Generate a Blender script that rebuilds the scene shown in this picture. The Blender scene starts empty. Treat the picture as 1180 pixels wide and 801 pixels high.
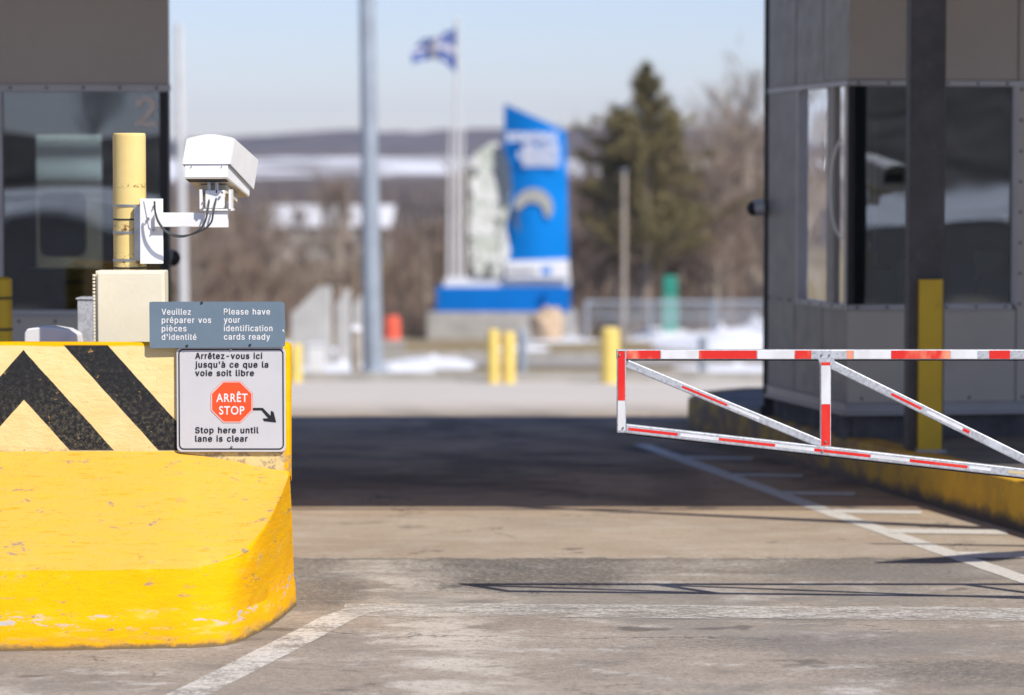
import bpy, math, random
from mathutils import Vector, Matrix, noise
random.seed(7)
scene = bpy.context.scene
COL = scene.collection
# ------------------------------------------------------------------ camera geometry
F = 3500.0                       # focal length in pixels of the 1180 px wide photo
HC = 1.6
PITCH = math.atan(190.5 / F)
sp, cp = math.sin(PITCH), math.cos(PITCH)

def ray(px, py):
    u = (px - 590.0) / F
    v = (400.5 - py) / F
    return Vector((u, cp + v * sp, -sp + v * cp))

def P(px, py, Y):
    r = ray(px, py)
    t = Y / r.y
    return Vector((r.x * t, Y, HC + r.z * t))

def G(px, py, z=0.0):
    r = ray(px, py)
    t = (z - HC) / r.z
    return Vector((r.x * t, r.y * t, z))

# ------------------------------------------------------------------ terrain height
KN = [(-3000, 45), (-700, 12), (-260, 6), (-150, 3.2), (-112, 1.0), (-70, 0.0), (21, 0.0), (24, -0.06), (45, -1.40), (95, -3.30),
      (200, -6.0), (360, -6.0), (480, -2.0), (600, 2.5), (800, 7.2), (1100, 13), (1600, 18), (3000, 10)]

def hz(Y):
    for (a, za), (b, zb) in zip(KN, KN[1:]):
        if Y <= b:
            t = max(0.0, (Y - a) / (b - a))
            return za + (zb - za) * t
    return KN[-1][1]

def hgt(X, Y):
    z = hz(Y)
    if Y > 200:
        k = min(1, (Y - 200) / 400)
        z += k * 2.2 * noise.noise(Vector((X * .004, Y * .004, 0)))
    if Y < -112:
        k = max(0.0, min(1.0, (X - 6) / 10)) * max(0.0, min(1.0, (-112 - Y) / 60))
        z += 1.2 * noise.noise(Vector((X * .02, Y * .02, 4))) + k * (8.5 + 5 * noise.noise(Vector((X * .03, Y * .05, 9))))
    return z

# ------------------------------------------------------------------ materials
def new_mat(name):
    m = bpy.data.materials.new(name)
    m.use_nodes = True
    nt = m.node_tree
    nt.nodes.clear()
    out = nt.nodes.new('ShaderNodeOutputMaterial')
    return m, nt, out

class NB:
    """small node-building helper"""
    def __init__(s, name):
        s.m, s.nt, s.out = new_mat(name)
        s.tc = s.nt.nodes.new('ShaderNodeTexCoord')
    def n(s, t, **kw):
        nd = s.nt.nodes.new(t)
        for k, v in kw.items():
            setattr(nd, k, v)
        return nd
    def l(s, a, b):
        s.nt.links.new(a, b)
    def put(s, sock, v):
        if isinstance(v, (int, float)):
            sock.default_value = v
        elif isinstance(v, (tuple, list)):
            sock.default_value = v if len(v) == len(sock.default_value) else tuple(v) + (1,)
        else:
            s.l(v, sock)
    def mapping(s, scale=(1, 1, 1), loc=(0, 0, 0), rot=(0, 0, 0), src=None):
        mp = s.n('ShaderNodeMapping')
        mp.inputs['Scale'].default_value = scale
        mp.inputs['Location'].default_value = loc
        mp.inputs['Rotation'].default_value = rot
        s.l(src or s.tc.outputs['Object'], mp.inputs[0])
        return mp.outputs[0]
    def noise(s, scale, detail=4, rough=.55, vec=None, dist=0, col=False):
        nd = s.n('ShaderNodeTexNoise')
        nd.inputs['Scale'].default_value = scale
        nd.inputs['Detail'].default_value = detail
        nd.inputs['Roughness'].default_value = rough
        nd.inputs['Distortion'].default_value = dist
        s.l(vec or s.tc.outputs['Object'], nd.inputs['Vector'])
        return nd.outputs['Color' if col else 'Fac']
    def math(s, op, a, b=0.0, clamp=False):
        nd = s.n('ShaderNodeMath', operation=op, use_clamp=clamp)
        s.put(nd.inputs[0], a)
        s.put(nd.inputs[1], b)
        return nd.outputs[0]
    def ramp(s, f, lo, hi, a=0.0, b=1.0):
        nd = s.n('ShaderNodeMapRange', interpolation_type='SMOOTHSTEP')
        s.put(nd.inputs['Value'], f)
        nd.inputs['From Min'].default_value = lo
        nd.inputs['From Max'].default_value = hi
        nd.inputs['To Min'].default_value = a
        nd.inputs['To Max'].default_value = b
        return nd.outputs[0]
    def mix(s, f, a, b, mode='MIX'):
        nd = s.n('ShaderNodeMix', data_type='RGBA', blend_type=mode)
        s.put(nd.inputs[0], f)
        s.put(nd.inputs[6], a)
        s.put(nd.inputs[7], b)
        return nd.outputs[2]
    def sep(s, src=None):
        nd = s.n('ShaderNodeSeparateXYZ')
        s.l(src or s.tc.outputs['Object'], nd.inputs[0])
        return nd.outputs
    def bump(s, h, strength=.3, dist=.01):
        nd = s.n('ShaderNodeBump')
        nd.inputs['Strength'].default_value = strength
        nd.inputs['Distance'].default_value = dist
        s.l(h, nd.inputs['Height'])
        return nd.outputs[0]
    def bsdf(s, col, rough=.5, metal=0.0, normal=None, spec=.5, coat=0):
        b = s.n('ShaderNodeBsdfPrincipled')
        s.put(b.inputs['Base Color'], col)
        s.put(b.inputs['Roughness'], rough)
        s.put(b.inputs['Metallic'], metal)
        b.inputs['Specular IOR Level'].default_value = spec
        b.inputs['Coat Weight'].default_value = coat
        if normal is not None:
            s.l(normal, b.inputs['Normal'])
        s.l(b.outputs[0], s.out.inputs['Surface'])
        return b

def sc(c, k):
    return tuple(x * k for x in c)

def paint(name, col, rough=.5, var=.12, scale=6, dirt=None, dirt_amt=.5, bumps=.15, metal=0.0, spec=.4, bscale=60):
    b = NB(name)
    n1 = b.noise(scale, 5)
    n2 = b.noise(scale * 7, 5)
    c = b.mix(b.ramp(n1, .3, .7), sc(col, 1 - var), sc(col, 1 + var * .5))
    c = b.mix(b.ramp(n2, .55, .75, 0, var), c, sc(col, .6))
    if dirt:
        n3 = b.noise(scale * 2.3, 8, .7)
        c = b.mix(b.ramp(n3, .58, .7, 0, dirt_amt), c, dirt)
    b.bsdf(c, b.ramp(n2, .3, .7, rough * .85, min(1, rough * 1.15)), metal, b.bump(b.noise(bscale, 5), bumps, .004), spec)
    return b.m

MAT = {}
MAT['cream'] = paint('cream_box', (.82, .76, .58), .45, .07, 4, (.5, .42, .3), .25)
MAT['white_cam'] = paint('white_powder_coat', (.88, .88, .875), .38, .05, 8, (.55, .5, .42), .15, .05)
MAT['white_plastic'] = paint('white_plastic', (.78, .78, .78), .4, .06, 5, (.5, .47, .42), .2)
MAT['under_dirty'] = paint('dusty_underside', (.60, .54, .42), .7, .2, 20, (.35, .27, .16), .5)
MAT['black'] = paint('black_rubber', (.02, .02, .022), .55, .2, 10)
MAT['cable'] = paint('cable_grey', (.05, .055, .06), .5, .2, 20)
MAT['steel'] = paint('stainless', (.5, .5, .5), .35, .15, 20, metal=.9)
MAT['dark_col'] = paint('dark_bronze', (.035, .035, .04), .55, .2, 4)
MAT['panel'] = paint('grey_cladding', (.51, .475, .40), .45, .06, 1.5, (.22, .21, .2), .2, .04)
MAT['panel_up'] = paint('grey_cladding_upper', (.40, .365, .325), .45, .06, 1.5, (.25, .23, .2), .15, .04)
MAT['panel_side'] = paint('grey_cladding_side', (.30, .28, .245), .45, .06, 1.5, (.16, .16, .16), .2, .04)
MAT['trim'] = paint('aluminium_trim', (.42, .41, .41), .4, .08, 3, metal=.3)
MAT['plinth'] = paint('plinth_concrete', (.13, .125, .12), .9, .35, 5, (.05, .05, .05), .5, .5)
MAT['concrete'] = paint('concrete', (.38, .36, .33), .9, .2, 3, (.22, .2, .18), .4, .5)
MAT['lightconc'] = paint('pale_concrete', (.44, .43, .41), .85, .12, 3, (.4, .38, .35), .3, .3)
MAT['canopy'] = paint('canopy_soffit', (.5, .47, .44), .7, .1, 1)
MAT['yellow_far'] = paint('yellow_bollard_paint', (.80, .60, .16), .5, .08, 5, (.5, .4, .15), .3)
MAT['blue'] = paint('monument_blue', (.0, .19, .60), .7, .12, .6, spec=.08)
MAT['blue2'] = paint('plinth_blue', (.0, .145, .50), .7, .1, .6, spec=.08)
MAT['mwhite'] = paint('monument_white', (.72, .72, .74), .5, .06, 1)
MAT['mtan'] = paint('monument_tan', (.36, .36, .33), .5, .1, 2)
MAT['mdark'] = paint('monument_dark_letters', (.08, .1, .13), .5, .1, 2)
MAT['pole'] = paint('pole_galvanised', (.36, .41, .47), .5, .12, 3, metal=.25)
MAT['paleflag'] = paint('pole_white', (.62, .62, .62), .4, .08, 3)
MAT['orange'] = paint('orange_plastic', (.80, .13, .07), .5, .1, 4)
MAT['green'] = paint('green_paint', (.02, .24, .17), .5, .15, 3)
MAT['palegreen'] = paint('weathered_green', (.12, .33, .27), .5, .15, 3)
MAT['rock'] = paint('boulder', (.58, .43, .29), .9, .2, 1.5, (.35, .25, .17), .5, .6)
MAT['bark'] = paint('bark', (.25, .195, .155), .9, .3, 4)
MAT['bark_pale'] = paint('pale_bark', (.42, .36, .30), .9, .25, 4)
MAT['twig'] = paint('twigs', (.27, .195, .15), .9, .3, 1)
MAT['twig2'] = paint('twigs_grey', (.33, .26, .205), .9, .3, 1)
MAT['needle'] = paint('pine_needles', (.25, .205, .085), .8, .45, .8)
MAT['needle_dark'] = paint('pine_needles_dark', (.16, .135, .062), .8, .4, .8)
MAT['snow'] = paint('snow', (.80, .81, .84), .8, .1, .5, (.5, .47, .43), .35, .5)
MAT['signgrey'] = paint('sign_slate', (.155, .215, .275), .4, .05, 12, (.3, .35, .4), .12, .02)
MAT['signwhite'] = paint('sign_white', (.59, .59, .61), .4, .03, 10, (.5, .48, .45), .12, .02)
MAT['letter_w'] = paint('letter_white', (.80, .80, .80), .5, .05, 30)
MAT['letter_k'] = paint('letter_black', (.015, .015, .022), .5, .05, 30)
MAT['signred'] = paint('sign_orange_red', (.86, .095, .022), .45, .05, 10)
MAT['decal'] = paint('decal_tan', (.66, .60, .55), .6, .1, 10)
MAT['interior'] = paint('interior_dark', (.085, .085, .09), .8, .2, 2)
MAT['interior_pale'] = paint('interior_board', (.55, .48, .36), .8, .2, 2)
MAT['interior_blue'] = paint('monitor_shell', (.06, .13, .20), .5, .2, 2)
MAT['interior_green'] = paint('interior_locker', (.32, .34, .20), .8, .2, 2)
MAT['flagblue'] = paint('flag_blue', (.015, .07, .30), .8, .1, 2)
MAT['flagwhite'] = paint('flag_white', (.55, .54, .60), .8, .1, 2)
MAT['black_paint'] = MAT['black']

def galv(name, base, k=1.0):
    b = NB(name)
    v = b.n('ShaderNodeTexVoronoi')
    v.inputs['Scale'].default_value = 100
    b.l(b.tc.outputs['Object'], v.inputs[0])
    n = b.noise(9, 5)
    n2 = b.noise(70, 4)
    sp_ = b.math('MULTIPLY', v.outputs['Color'], 1.0)
    c = b.mix(b.ramp(sp_, .2, .8), sc(base, .85), sc(base, 1.1))
    c = b.mix(b.ramp(n, .5, .72, 0, .6), c, sc(base, 1.45))
    c = b.mix(b.ramp(n2, .62, .75, 0, .5), c, sc(base, .5))
    b.bsdf(c, .5, .35 * k, b.bump(n2, .1, .003), .4)
    return b.m
MAT['galv'] = galv('galvanised_tube', (.50, .52, .55))
MAT['galv_dark'] = paint('galvanised_column', (.085, .08, .078), .55, .22, 7, (.17, .16, .16), .35, .1, .3)

def worn_tape(name, col, fade, amt):
    b = NB(name)
    n = b.noise(9, 3, .5, b.mapping((1, 1, .4)))
    n2 = b.noise(120, 5, .7)
    n3 = b.noise(40, 6, .75)
    c = b.mix(b.ramp(n, .44, .60, 0, amt), col, fade)
    c = b.mix(b.ramp(n2, .63, .7, 0, .7), c, sc(fade, .8))
    c = b.mix(b.ramp(n3, .66, .70, 0, .8), c, (.5, .52, .54))
    b.bsdf(c, .35, 0, None, .5)
    return b.m
MAT['tape_red'] = worn_tape('red_tape', (.72, .025, .018), (.88, .34, .20), .95)
MAT['tape_white'] = worn_tape('white_tape', (.78, .78, .80), (.62, .62, .62), .6)
MAT['tape_cream'] = worn_tape('cream_tape', (.62, .50, .3), (.62, .62, .55), .6)
MAT['tape_red_solid'] = worn_tape('red_tape_dense', (.75, .02, .016), (.85, .12, .06), .25)

def glass(name, tint, ior=1.75, rough=0.0):
    m, nt, out = new_mat(name)
    fr = nt.nodes.new('ShaderNodeFresnel'); fr.inputs['IOR'].default_value = ior
    tr = nt.nodes.new('ShaderNodeBsdfTransparent'); tr.inputs[0].default_value = tint + (1,)
    gl = nt.nodes.new('ShaderNodeBsdfGlossy'); gl.inputs['Roughness'].default_value = rough
    gl.inputs['Color'].default_value = (.88, .92, 1, 1)
    tc = nt.nodes.new('ShaderNodeTexCoord')
    nz = nt.nodes.new('ShaderNodeTexNoise'); nz.inputs['Scale'].default_value = 1.6; nz.inputs['Detail'].default_value = 1
    bp = nt.nodes.new('ShaderNodeBump'); bp.inputs['Strength'].default_value = .06; bp.inputs['Distance'].default_value = .05
    nt.links.new(tc.outputs['Object'], nz.inputs['Vector'])
    nt.links.new(nz.outputs['Fac'], bp.inputs['Height'])
    nt.links.new(bp.outputs[0], gl.inputs['Normal'])
    mx = nt.nodes.new('ShaderNodeMixShader')
    nt.links.new(fr.outputs[0], mx.inputs[0]); nt.links.new(tr.outputs[0], mx.inputs[1]); nt.links.new(gl.outputs[0], mx.inputs[2])
    nt.links.new(mx.outputs[0], out.inputs['Surface'])
    return m
MAT['glass'] = glass('window_glass', (.72, .77, .77), 2.2)
MAT['glass_side'] = glass('side_glass', (.35, .36, .34), 1.45)
MAT['glass_clear'] = glass('clear_glass', (.8, .84, .8), 1.5)

def barrier_mat(name, wall):
    b = NB(name)
    x, y, z = b.sep()
    vec = b.tc.outputs['Object']
    big = b.noise(2.2, 6, .6)
    mid = b.noise(11, 6, .65)
    brush = b.noise(14, 5, .6, b.mapping((.35, .5, 3.0)), .6)
    fine = b.noise(90, 5, .7)
    yel = b.mix(b.ramp(brush, .35, .7), (.88, .43, .001), (.86, .47, .002))
    yel = b.mix(b.ramp(big, .40, .65, 0, .6), yel, (.85, .39, .001))
    if wall:
        pale = b.mix(b.ramp(mid, .35, .7), (.84, .65, .31), (.80, .59, .25))
        # right-hand end and thin top edge show the newer, stronger yellow
        endm = b.ramp(b.math('ADD', x, b.math('MULTIPLY', mid, .02)), -.815, -.805)
        topm = b.ramp(b.math('ADD', z, b.math('MULTIPLY', brush, .02)), 1.017, 1.024)
        ye = b.math('MAXIMUM', endm, topm)
        c = b.mix(ye, pale, yel)
        # chevrons
        u = b.math('ABSOLUTE', b.math('SUBTRACT', x, CHX))
        v = b.math('SUBTRACT', CHZ, z)
        w = b.math('SUBTRACT', v, b.math('MULTIPLY', u, 1.12))
        w = b.math('ADD', w, b.math('MULTIPLY', b.math('SUBTRACT', mid, .5), .012))
        per = .357
        ph = b.math('FRACT', b.math('DIVIDE', b.math('ADD', w, per * 20 - .012), per))
        blk = b.math('MULTIPLY', b.ramp(ph, 0.0, .012), b.ramp(ph, .5, .512, 1, 0))
        ok = b.math('MULTIPLY', b.ramp(z, .632, .638), b.ramp(z, 1.012, 1.019, 1, 0))
        blk = b.math('MULTIPLY', blk, ok)
        blk = b.math('MULTIPLY', blk, b.ramp(w, -.385, -.378))
        spk = b.noise(60, 8, .8)
        lowz = b.ramp(z, .66, .95, 1, .25)
        bcol = b.mix(b.math('MULTIPLY', b.ramp(spk, .46, .64), b.math('MULTIPLY', lowz, b.ramp(big, .40, .60, .25, 1))), (.022, .023, .026), (.15, .13, .09))
        chipk = b.math('MULTIPLY', b.ramp(b.noise(28, 8, .8), .62, .67), lowz)
        bcol = b.mix(b.math('MULTIPLY', chipk, .8), bcol, (.55, .44, .22))
        c = b.mix(blk, c, bcol)
        # chips and rust freckles
        ch = b.noise(17, 9, .75)
        c = b.mix(b.ramp(ch, .655, .67), c, (.16, .13, .10))
        ch2 = b.noise(26, 8, .75, b.mapping((1, 1, 1), (3, 2, 1)))
        c = b.mix(b.ramp(ch2, .63, .67, 0, .7), c, (.56, .36, .12))
        # dirt along the joint with the shoulder
        jz = b.ramp(b.math('ADD', z, b.math('MULTIPLY', mid, -.06)), .585, .625, 1, 0)
        c = b.mix(b.math('MULTIPLY', jz, b.ramp(ch, .5, .6, 0, .75)), c, (.25, .21, .17))
    else:
        # shoulder's sun tone put into its colour, plus chalky wear, streaked horizontally
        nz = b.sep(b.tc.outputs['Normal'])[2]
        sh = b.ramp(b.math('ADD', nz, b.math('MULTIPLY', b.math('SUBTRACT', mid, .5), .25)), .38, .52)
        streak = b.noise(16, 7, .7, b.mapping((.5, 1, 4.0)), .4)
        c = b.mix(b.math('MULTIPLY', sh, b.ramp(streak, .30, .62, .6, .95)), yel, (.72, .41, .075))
        c = b.mix(b.math('MULTIPLY', sh, b.ramp(b.noise(30, 8, .75, b.mapping((.28, 1, 3.0), (5, 1, 2))), .55, .64, 0, .75)), c, (.62, .30, .012))
        # scraped grey patches near the road
        low = b.math('MULTIPLY', b.ramp(z, .06, .085), b.ramp(z, .115, .14, 1, 0))
        scr = b.noise(7, 9, .72, b.mapping((.8, .8, 3.4), (1.7, 0, .3)))
        c = b.mix(b.math('MULTIPLY', low, b.ramp(scr, .55, .59)), c, (.46, .45, .45))
        scr2 = b.noise(12, 8, .7, b.mapping((.6, .6, 3.0), (9, 0, 3)))
        c = b.mix(b.math('MULTIPLY', b.ramp(z, .10, .17, 1, 0), b.ramp(scr2, .54, .66, 0, .6)), c, (.80, .53, .12))
        scr3 = b.noise(19, 9, .78, b.mapping((.6, .6, 2.0), (4, 4, 4)))
        c = b.mix(b.ramp(scr3, .60, .615, 0, .9), c, (.30, .24, .16))
        vc = b.n('ShaderNodeTexVoronoi', feature='DISTANCE_TO_EDGE'); vc.inputs['Scale'].default_value = 7
        wv = b.n('ShaderNodeVectorMath', operation='ADD'); b.l(vec, wv.inputs[0])
        nc = b.n('ShaderNodeVectorMath', operation='SCALE'); nc.inputs['Scale'].default_value = .22
        b.l(b.noise(6, 6, .7, None, 0, True), nc.inputs[0]); b.l(nc.outputs[0], wv.inputs[1]); b.l(wv.outputs[0], vc.inputs['Vector'])
        crk = b.math('MULTIPLY', b.ramp(vc.outputs['Distance'], .004, .014, 1, 0), b.ramp(b.noise(9, 7, .8, b.mapping((1, 1, 1), (2, 9, 5))), .57, .61, 0, .8))
        c = b.mix(crk, c, (.30, .20, .05))
        dst = b.noise(24, 10, .85, b.mapping((.7, 1, 2.2), (1, 3, 8)))
        c = b.mix(b.ramp(dst, .54, .68, 0, .6), c, (.52, .33, .04))
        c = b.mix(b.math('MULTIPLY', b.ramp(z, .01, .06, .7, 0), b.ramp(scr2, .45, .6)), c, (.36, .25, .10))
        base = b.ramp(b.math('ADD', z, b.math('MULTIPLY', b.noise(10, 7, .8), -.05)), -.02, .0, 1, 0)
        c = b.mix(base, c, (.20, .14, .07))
        ridge = b.math('MULTIPLY', b.ramp(z, .22, .27), b.ramp(z, .285, .31, 1, 0))
        c = b.mix(b.math('MULTIPLY', ridge, b.ramp(mid, .5, .62, 0, .5)), c, (.80, .50, .10))
    hh = b.math('ADD', b.math('MULTIPLY', b.noise(8, 8, .7, b.mapping((.6, .6, 1.6))), 1.0), b.math('MULTIPLY', fine, .18))
    b.bsdf(c, b.ramp(mid, .3, .7, .55, .75), 0, b.bump(hh, .5, .018), .08)
    return b.m

CH = P(27, 399, 10.9)
CHX, CHZ = CH.x, CH.z

# ------------------------------------------------------------------ mesh helpers
class MB:
    def __init__(s):
        s.v, s.f = [], []
    def add(s, vs, fs):
        o = len(s.v)
        s.v += [Vector(v) for v in vs]
        s.f += [tuple(i + o for i in f) for f in fs]
        return s
    def box(s, x0, x1, y0, y1, z0, z1):
        return s.add([(x0, y0, z0), (x1, y0, z0), (x1, y1, z0), (x0, y1, z0), (x0, y0, z1), (x1, y0, z1), (x1, y1, z1), (x0, y1, z1)],
                     [(0, 3, 2, 1), (4, 5, 6, 7), (0, 1, 5, 4), (1, 2, 6, 5), (2, 3, 7, 6), (3, 0, 4, 7)])
    def prism(s, pts, off):
        """pts: planar loop of Vectors, off: extrusion vector"""
        n = len(pts)
        off = Vector(off)
        vs = [Vector(p) for p in pts] + [Vector(p) + off for p in pts]
        fs = [tuple(range(n))[::-1], tuple(range(n, 2 * n))]
        fs += [(i, (i + 1) % n, n + (i + 1) % n, n + i) for i in range(n)]
        return s.add(vs, fs)
    def cyl(s, p0, p1, r0, r1=None, n=16, caps=True):
        r1 = r0 if r1 is None else r1
        p0, p1 = Vector(p0), Vector(p1)
        d = (p1 - p0).normalized()
        a = d.orthogonal().normalized()
        b = d.cross(a)
        vs = []
        for p, r in ((p0, r0), (p1, r1)):
            for i in range(n):
                t = 2 * math.pi * i / n
                vs.append(p + (a * math.cos(t) + b * math.sin(t)) * r)
        fs = [(i, (i + 1) % n, n + (i + 1) % n, n + i) for i in range(n)]
        if caps:
            fs += [tuple(range(n))[::-1], tuple(range(n, 2 * n))]
        return s.add(vs, fs)
    def tube(s, pts, r, n=10):
        pts = [Vector(p) for p in pts]
        rs = r if isinstance(r, (list, tuple)) else [r] * len(pts)
        rings = []
        prev = None
        vs = []
        for i, p in enumerate(pts):
            d = (pts[min(i + 1, len(pts) - 1)] - pts[max(i - 1, 0)]).normalized()
            if prev is None:
                a = d.orthogonal().normalized()
            else:
                a = (prev - d * prev.dot(d)).normalized()
            prev = a
            b = d.cross(a)
            for k in range(n):
                t = 2 * math.pi * k / n
                vs.append(p + (a * math.cos(t) + b * math.sin(t)) * rs[i])
        fs = []
        for i in range(len(pts) - 1):
            for k in range(n):
                fs.append((i * n + k, i * n + (k + 1) % n, (i + 1) * n + (k + 1) % n, (i + 1) * n + k))
        fs += [tuple(range(n))[::-1], tuple(range((len(pts) - 1) * n, len(pts) * n))]
        return s.add(vs, fs)
    def dome(s, c, r, axis=(0, 0, 1), frac=.5, n=16, m=8):
        c = Vector(c); d = Vector(axis).normalized(); a = d.orthogonal().normalized(); b = d.cross(a)
        vs = []; fs = []
        for j in range(m + 1):
            ph = math.pi * frac * j / m
            for i in range(n):
                t = 2 * math.pi * i / n
                vs.append(c + (a * math.cos(t) + b * math.sin(t)) * r * math.sin(ph) + d * r * math.cos(ph))
        for j in range(m):
            for i in range(n):
                fs.append((j * n + i, (j + 1) * n + i, (j + 1) * n + (i + 1) % n, j * n + (i + 1) % n))
        fs.append(tuple(range(m * n, (m + 1) * n)))
        return s.add(vs, fs)
    def build(s, name, mat, parent=None, smooth=False, origin=None, bevel=0, label=None, seg=2):
        if parent is not None:
            base = wloc(parent)
        elif origin is not None:
            base = Vector(origin)
        else:
            base = Vector((0, 0, 0))
        me = bpy.data.meshes.new(name)
        me.from_pydata([v - base for v in s.v], [], s.f)
        me.materials.append(MAT[mat] if isinstance(mat, str) else mat)
        me.validate(); me.update()
        if smooth:
            me.polygons.foreach_set('use_smooth', [True] * len(me.polygons))
            try:
                me.set_sharp_from_angle(angle=math.radians(32))
            except Exception:
                pass
        o = bpy.data.objects.new(name, me)
        COL.objects.link(o)
        if parent is not None:
            o.parent = parent
        else:
            o.location = base
        if bevel:
            md = o.modifiers.new('bevel', 'BEVEL'); md.width = bevel; md.segments = seg; md.limit_method = 'ANGLE'
        if label:
            o['label'] = label
        return o

def wloc(o):
    l = Vector(o.location)
    while o.parent:
        o = o.parent
        l += o.location
    return l

def thing(name, label, cat, loc=(0, 0, 0), group=None):
    o = bpy.data.objects.new(name, None)
    COL.objects.link(o)
    o.location = loc
    o['label'] = label; o['category'] = cat
    if group: o['group'] = group
    return o

def tag(o, label, cat, group=None, kind=None):
    o['label'] = label; o['category'] = cat
    if group: o['group'] = group
    if kind: o['kind'] = kind
    return o

def struct(o, kind='structure'):
    o['kind'] = kind
    return o

def kids(o):
    return [c for c in bpy.data.objects if c.parent == o]

def copy_tree(o, parent=None):
    c = o.copy(); COL.objects.link(c); c.parent = parent
    for ch in kids(o):
        copy_tree(ch, c)
    return c

FONT = None
try:
    import os
    fp = os.path.join(bpy.utils.system_resource('DATAFILES'), 'fonts', 'Inter.woff2')
    if os.path.exists(fp):
        FONT = bpy.data.fonts.load(fp)
except Exception:
    FONT = None
def _glyphs(txt, plain=False):
    cu = bpy.data.curves.new('t', 'FONT')
    cu.body = txt; cu.size = 1.0; cu.resolution_u = 12; cu.space_character = 1.13; cu.space_word = 1.25
    if plain: cu.offset = .018
    elif FONT: cu.font = FONT
    ob = bpy.data.objects.new('t', cu); COL.objects.link(ob)
    dg = bpy.context.evaluated_depsgraph_get(); dg.update()
    me = bpy.data.meshes.new_from_object(ob.evaluated_get(dg))
    bpy.data.objects.remove(ob)
    vs = [(v.co.x, v.co.y) for v in me.vertices]; fs = [tuple(p.vertices) for p in me.polygons]
    bpy.data.meshes.remove(me)
    return vs, fs
def text_part(s, x0, x1, base, cap, Y, mat, parent, bold=.02, name='lettering', plain=False):
    """printed lettering: x0..x1 pixel span, base line pixel y, cap height in px, on the plane Y"""
    vs0, fs0 = _glyphs(s, plain)
    CAPH = max(v[1] for v in _glyphs('H', plain)[0])
    if plain: bold = 0
    mn, mx = min(v[0] for v in vs0), max(v[0] for v in vs0)
    a, b = P(x0, base, Y), P(x1, base, Y)
    kx = (b.x - a.x) / (mx - mn + 2 * bold)
    kz = (P(x0, base - cap, Y).z - a.z) / CAPH
    mb = MB()
    offs = [(-1, 0), (-.5, .5), (0, -.5), (.5, .5), (1, 0), (-.7, -.5), (.7, -.5), (0, .5)]
    for k, (ox, oz) in enumerate(offs[:1] if plain else offs):
        mb.add([(a.x + (v[0] - mn + bold + ox * bold) * kx, Y - k * .00008, a.z + (v[1] + oz * bold * .8) * kz) for v in vs0], fs0)
    return mb.build(name, mat, parent)

def rrect(x0, x1, z0, z1, r, Y, n=6):
    pts = []
    for cx, cz, a0 in ((x1 - r, z1 - r, 0), (x0 + r, z1 - r, 90), (x0 + r, z0 + r, 180), (x1 - r, z0 + r, 270)):
        for i in range(n + 1):
            a = math.radians(a0 + 90 * i / n)
            pts.append(Vector((cx + r * math.cos(a), Y, cz + r * math.sin(a))))
    return pts

# ================================================================== GROUND
def grid(xs, ys, zf):
    vs = [(x, y, zf(x, y)) for y in ys for x in xs]
    nx = len(xs)
    fs = [(j * nx + i, j * nx + i + 1, (j + 1) * nx + i + 1, (j + 1) * nx + i) for j in range(len(ys) - 1) for i in range(nx - 1)]
    return vs, fs

def ground_material():
    b = NB('ground')
    x, y, z = b.sep()
    n = b.noise(.08, 6, .6); n2 = b.noise(.7, 8, .7); n3 = b.noise(.02, 5, .6)
    grass = b.mix(b.ramp(n2, .35, .65), (.22, .165, .085), (.34, .27, .15))
    grass = b.mix(b.ramp(n, .5, .7, 0, .5), grass, (.27, .24, .21))
    forest = b.mix(b.ramp(n2, .3, .7), (.10, .082, .075), (.16, .13, .115))
    grass = b.mix(b.ramp(y, 2, 8, 1, 0), grass, (.065, .063, .06))  # shade put into the ground colour behind the camera, darkens the glass reflection
    c = b.mix(b.ramp(y, 230, 380), grass, forest)
    # snow field on the far slope and snow behind the camera
    yy = b.math('ADD', y, b.math('MULTIPLY', b.math('SUBTRACT', n3, .5), 420))
    far = b.math('MULTIPLY', b.ramp(yy, 600, 640), b.ramp(yy, 830, 850, 1, 0))
    far = b.math('MULTIPLY', far, b.ramp(b.noise(.016, 5, .65), .43, .50))
    c = b.mix(far, c, (.78, .79, .83))
    back = b.math('MULTIPLY', b.ramp(b.math('ADD', y, b.math('MULTIPLY', n, 25)), -58, -62), b.ramp(y, -118, -116))
    back = b.math('MULTIPLY', back, b.ramp(n, .36, .46))
    c = b.mix(back, c, (.80, .82, .86))
    dark = b.ramp(y, -118, -113, 1, 0)
    c = b.mix(dark, c, b.mix(b.ramp(b.noise(.12, 7, .7, None, 1.2), .38, .62), (.045, .037, .03), (.17, .15, .135)))
    b.bsdf(c, .98, 0, b.bump(n2, .4, .3), .04)
    return b.m
MAT['ground'] = ground_material()
xs = [-2600, -1800, -1200, -800, -500, -300, -200, -140, -100, -70, -50, -35, -25, -18, -12, -8, -4, 0, 4, 8, 12, 18, 25, 35, 50, 70, 100, 140, 200, 300, 500, 800, 1200, 1800, 2600]
ys = [-2900, -1500, -700, -400, -260, -200, -170, -150, -130, -120, -112, -100, -85, -70, -40, -10, 0, 10, 18, 21, 22, 23, 24, 28, 33, 40, 45, 52, 60, 70, 80, 95, 120, 150, 200, 260, 360, 420, 480, 540, 600, 660, 720, 800, 900, 1000, 1100, 1300, 1600, 2200, 2900]
v, f = grid(xs, ys, lambda x, y: hgt(x, y) - .006)
struct(MB().add(v, f).build('ground', 'ground', smooth=True))

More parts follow.
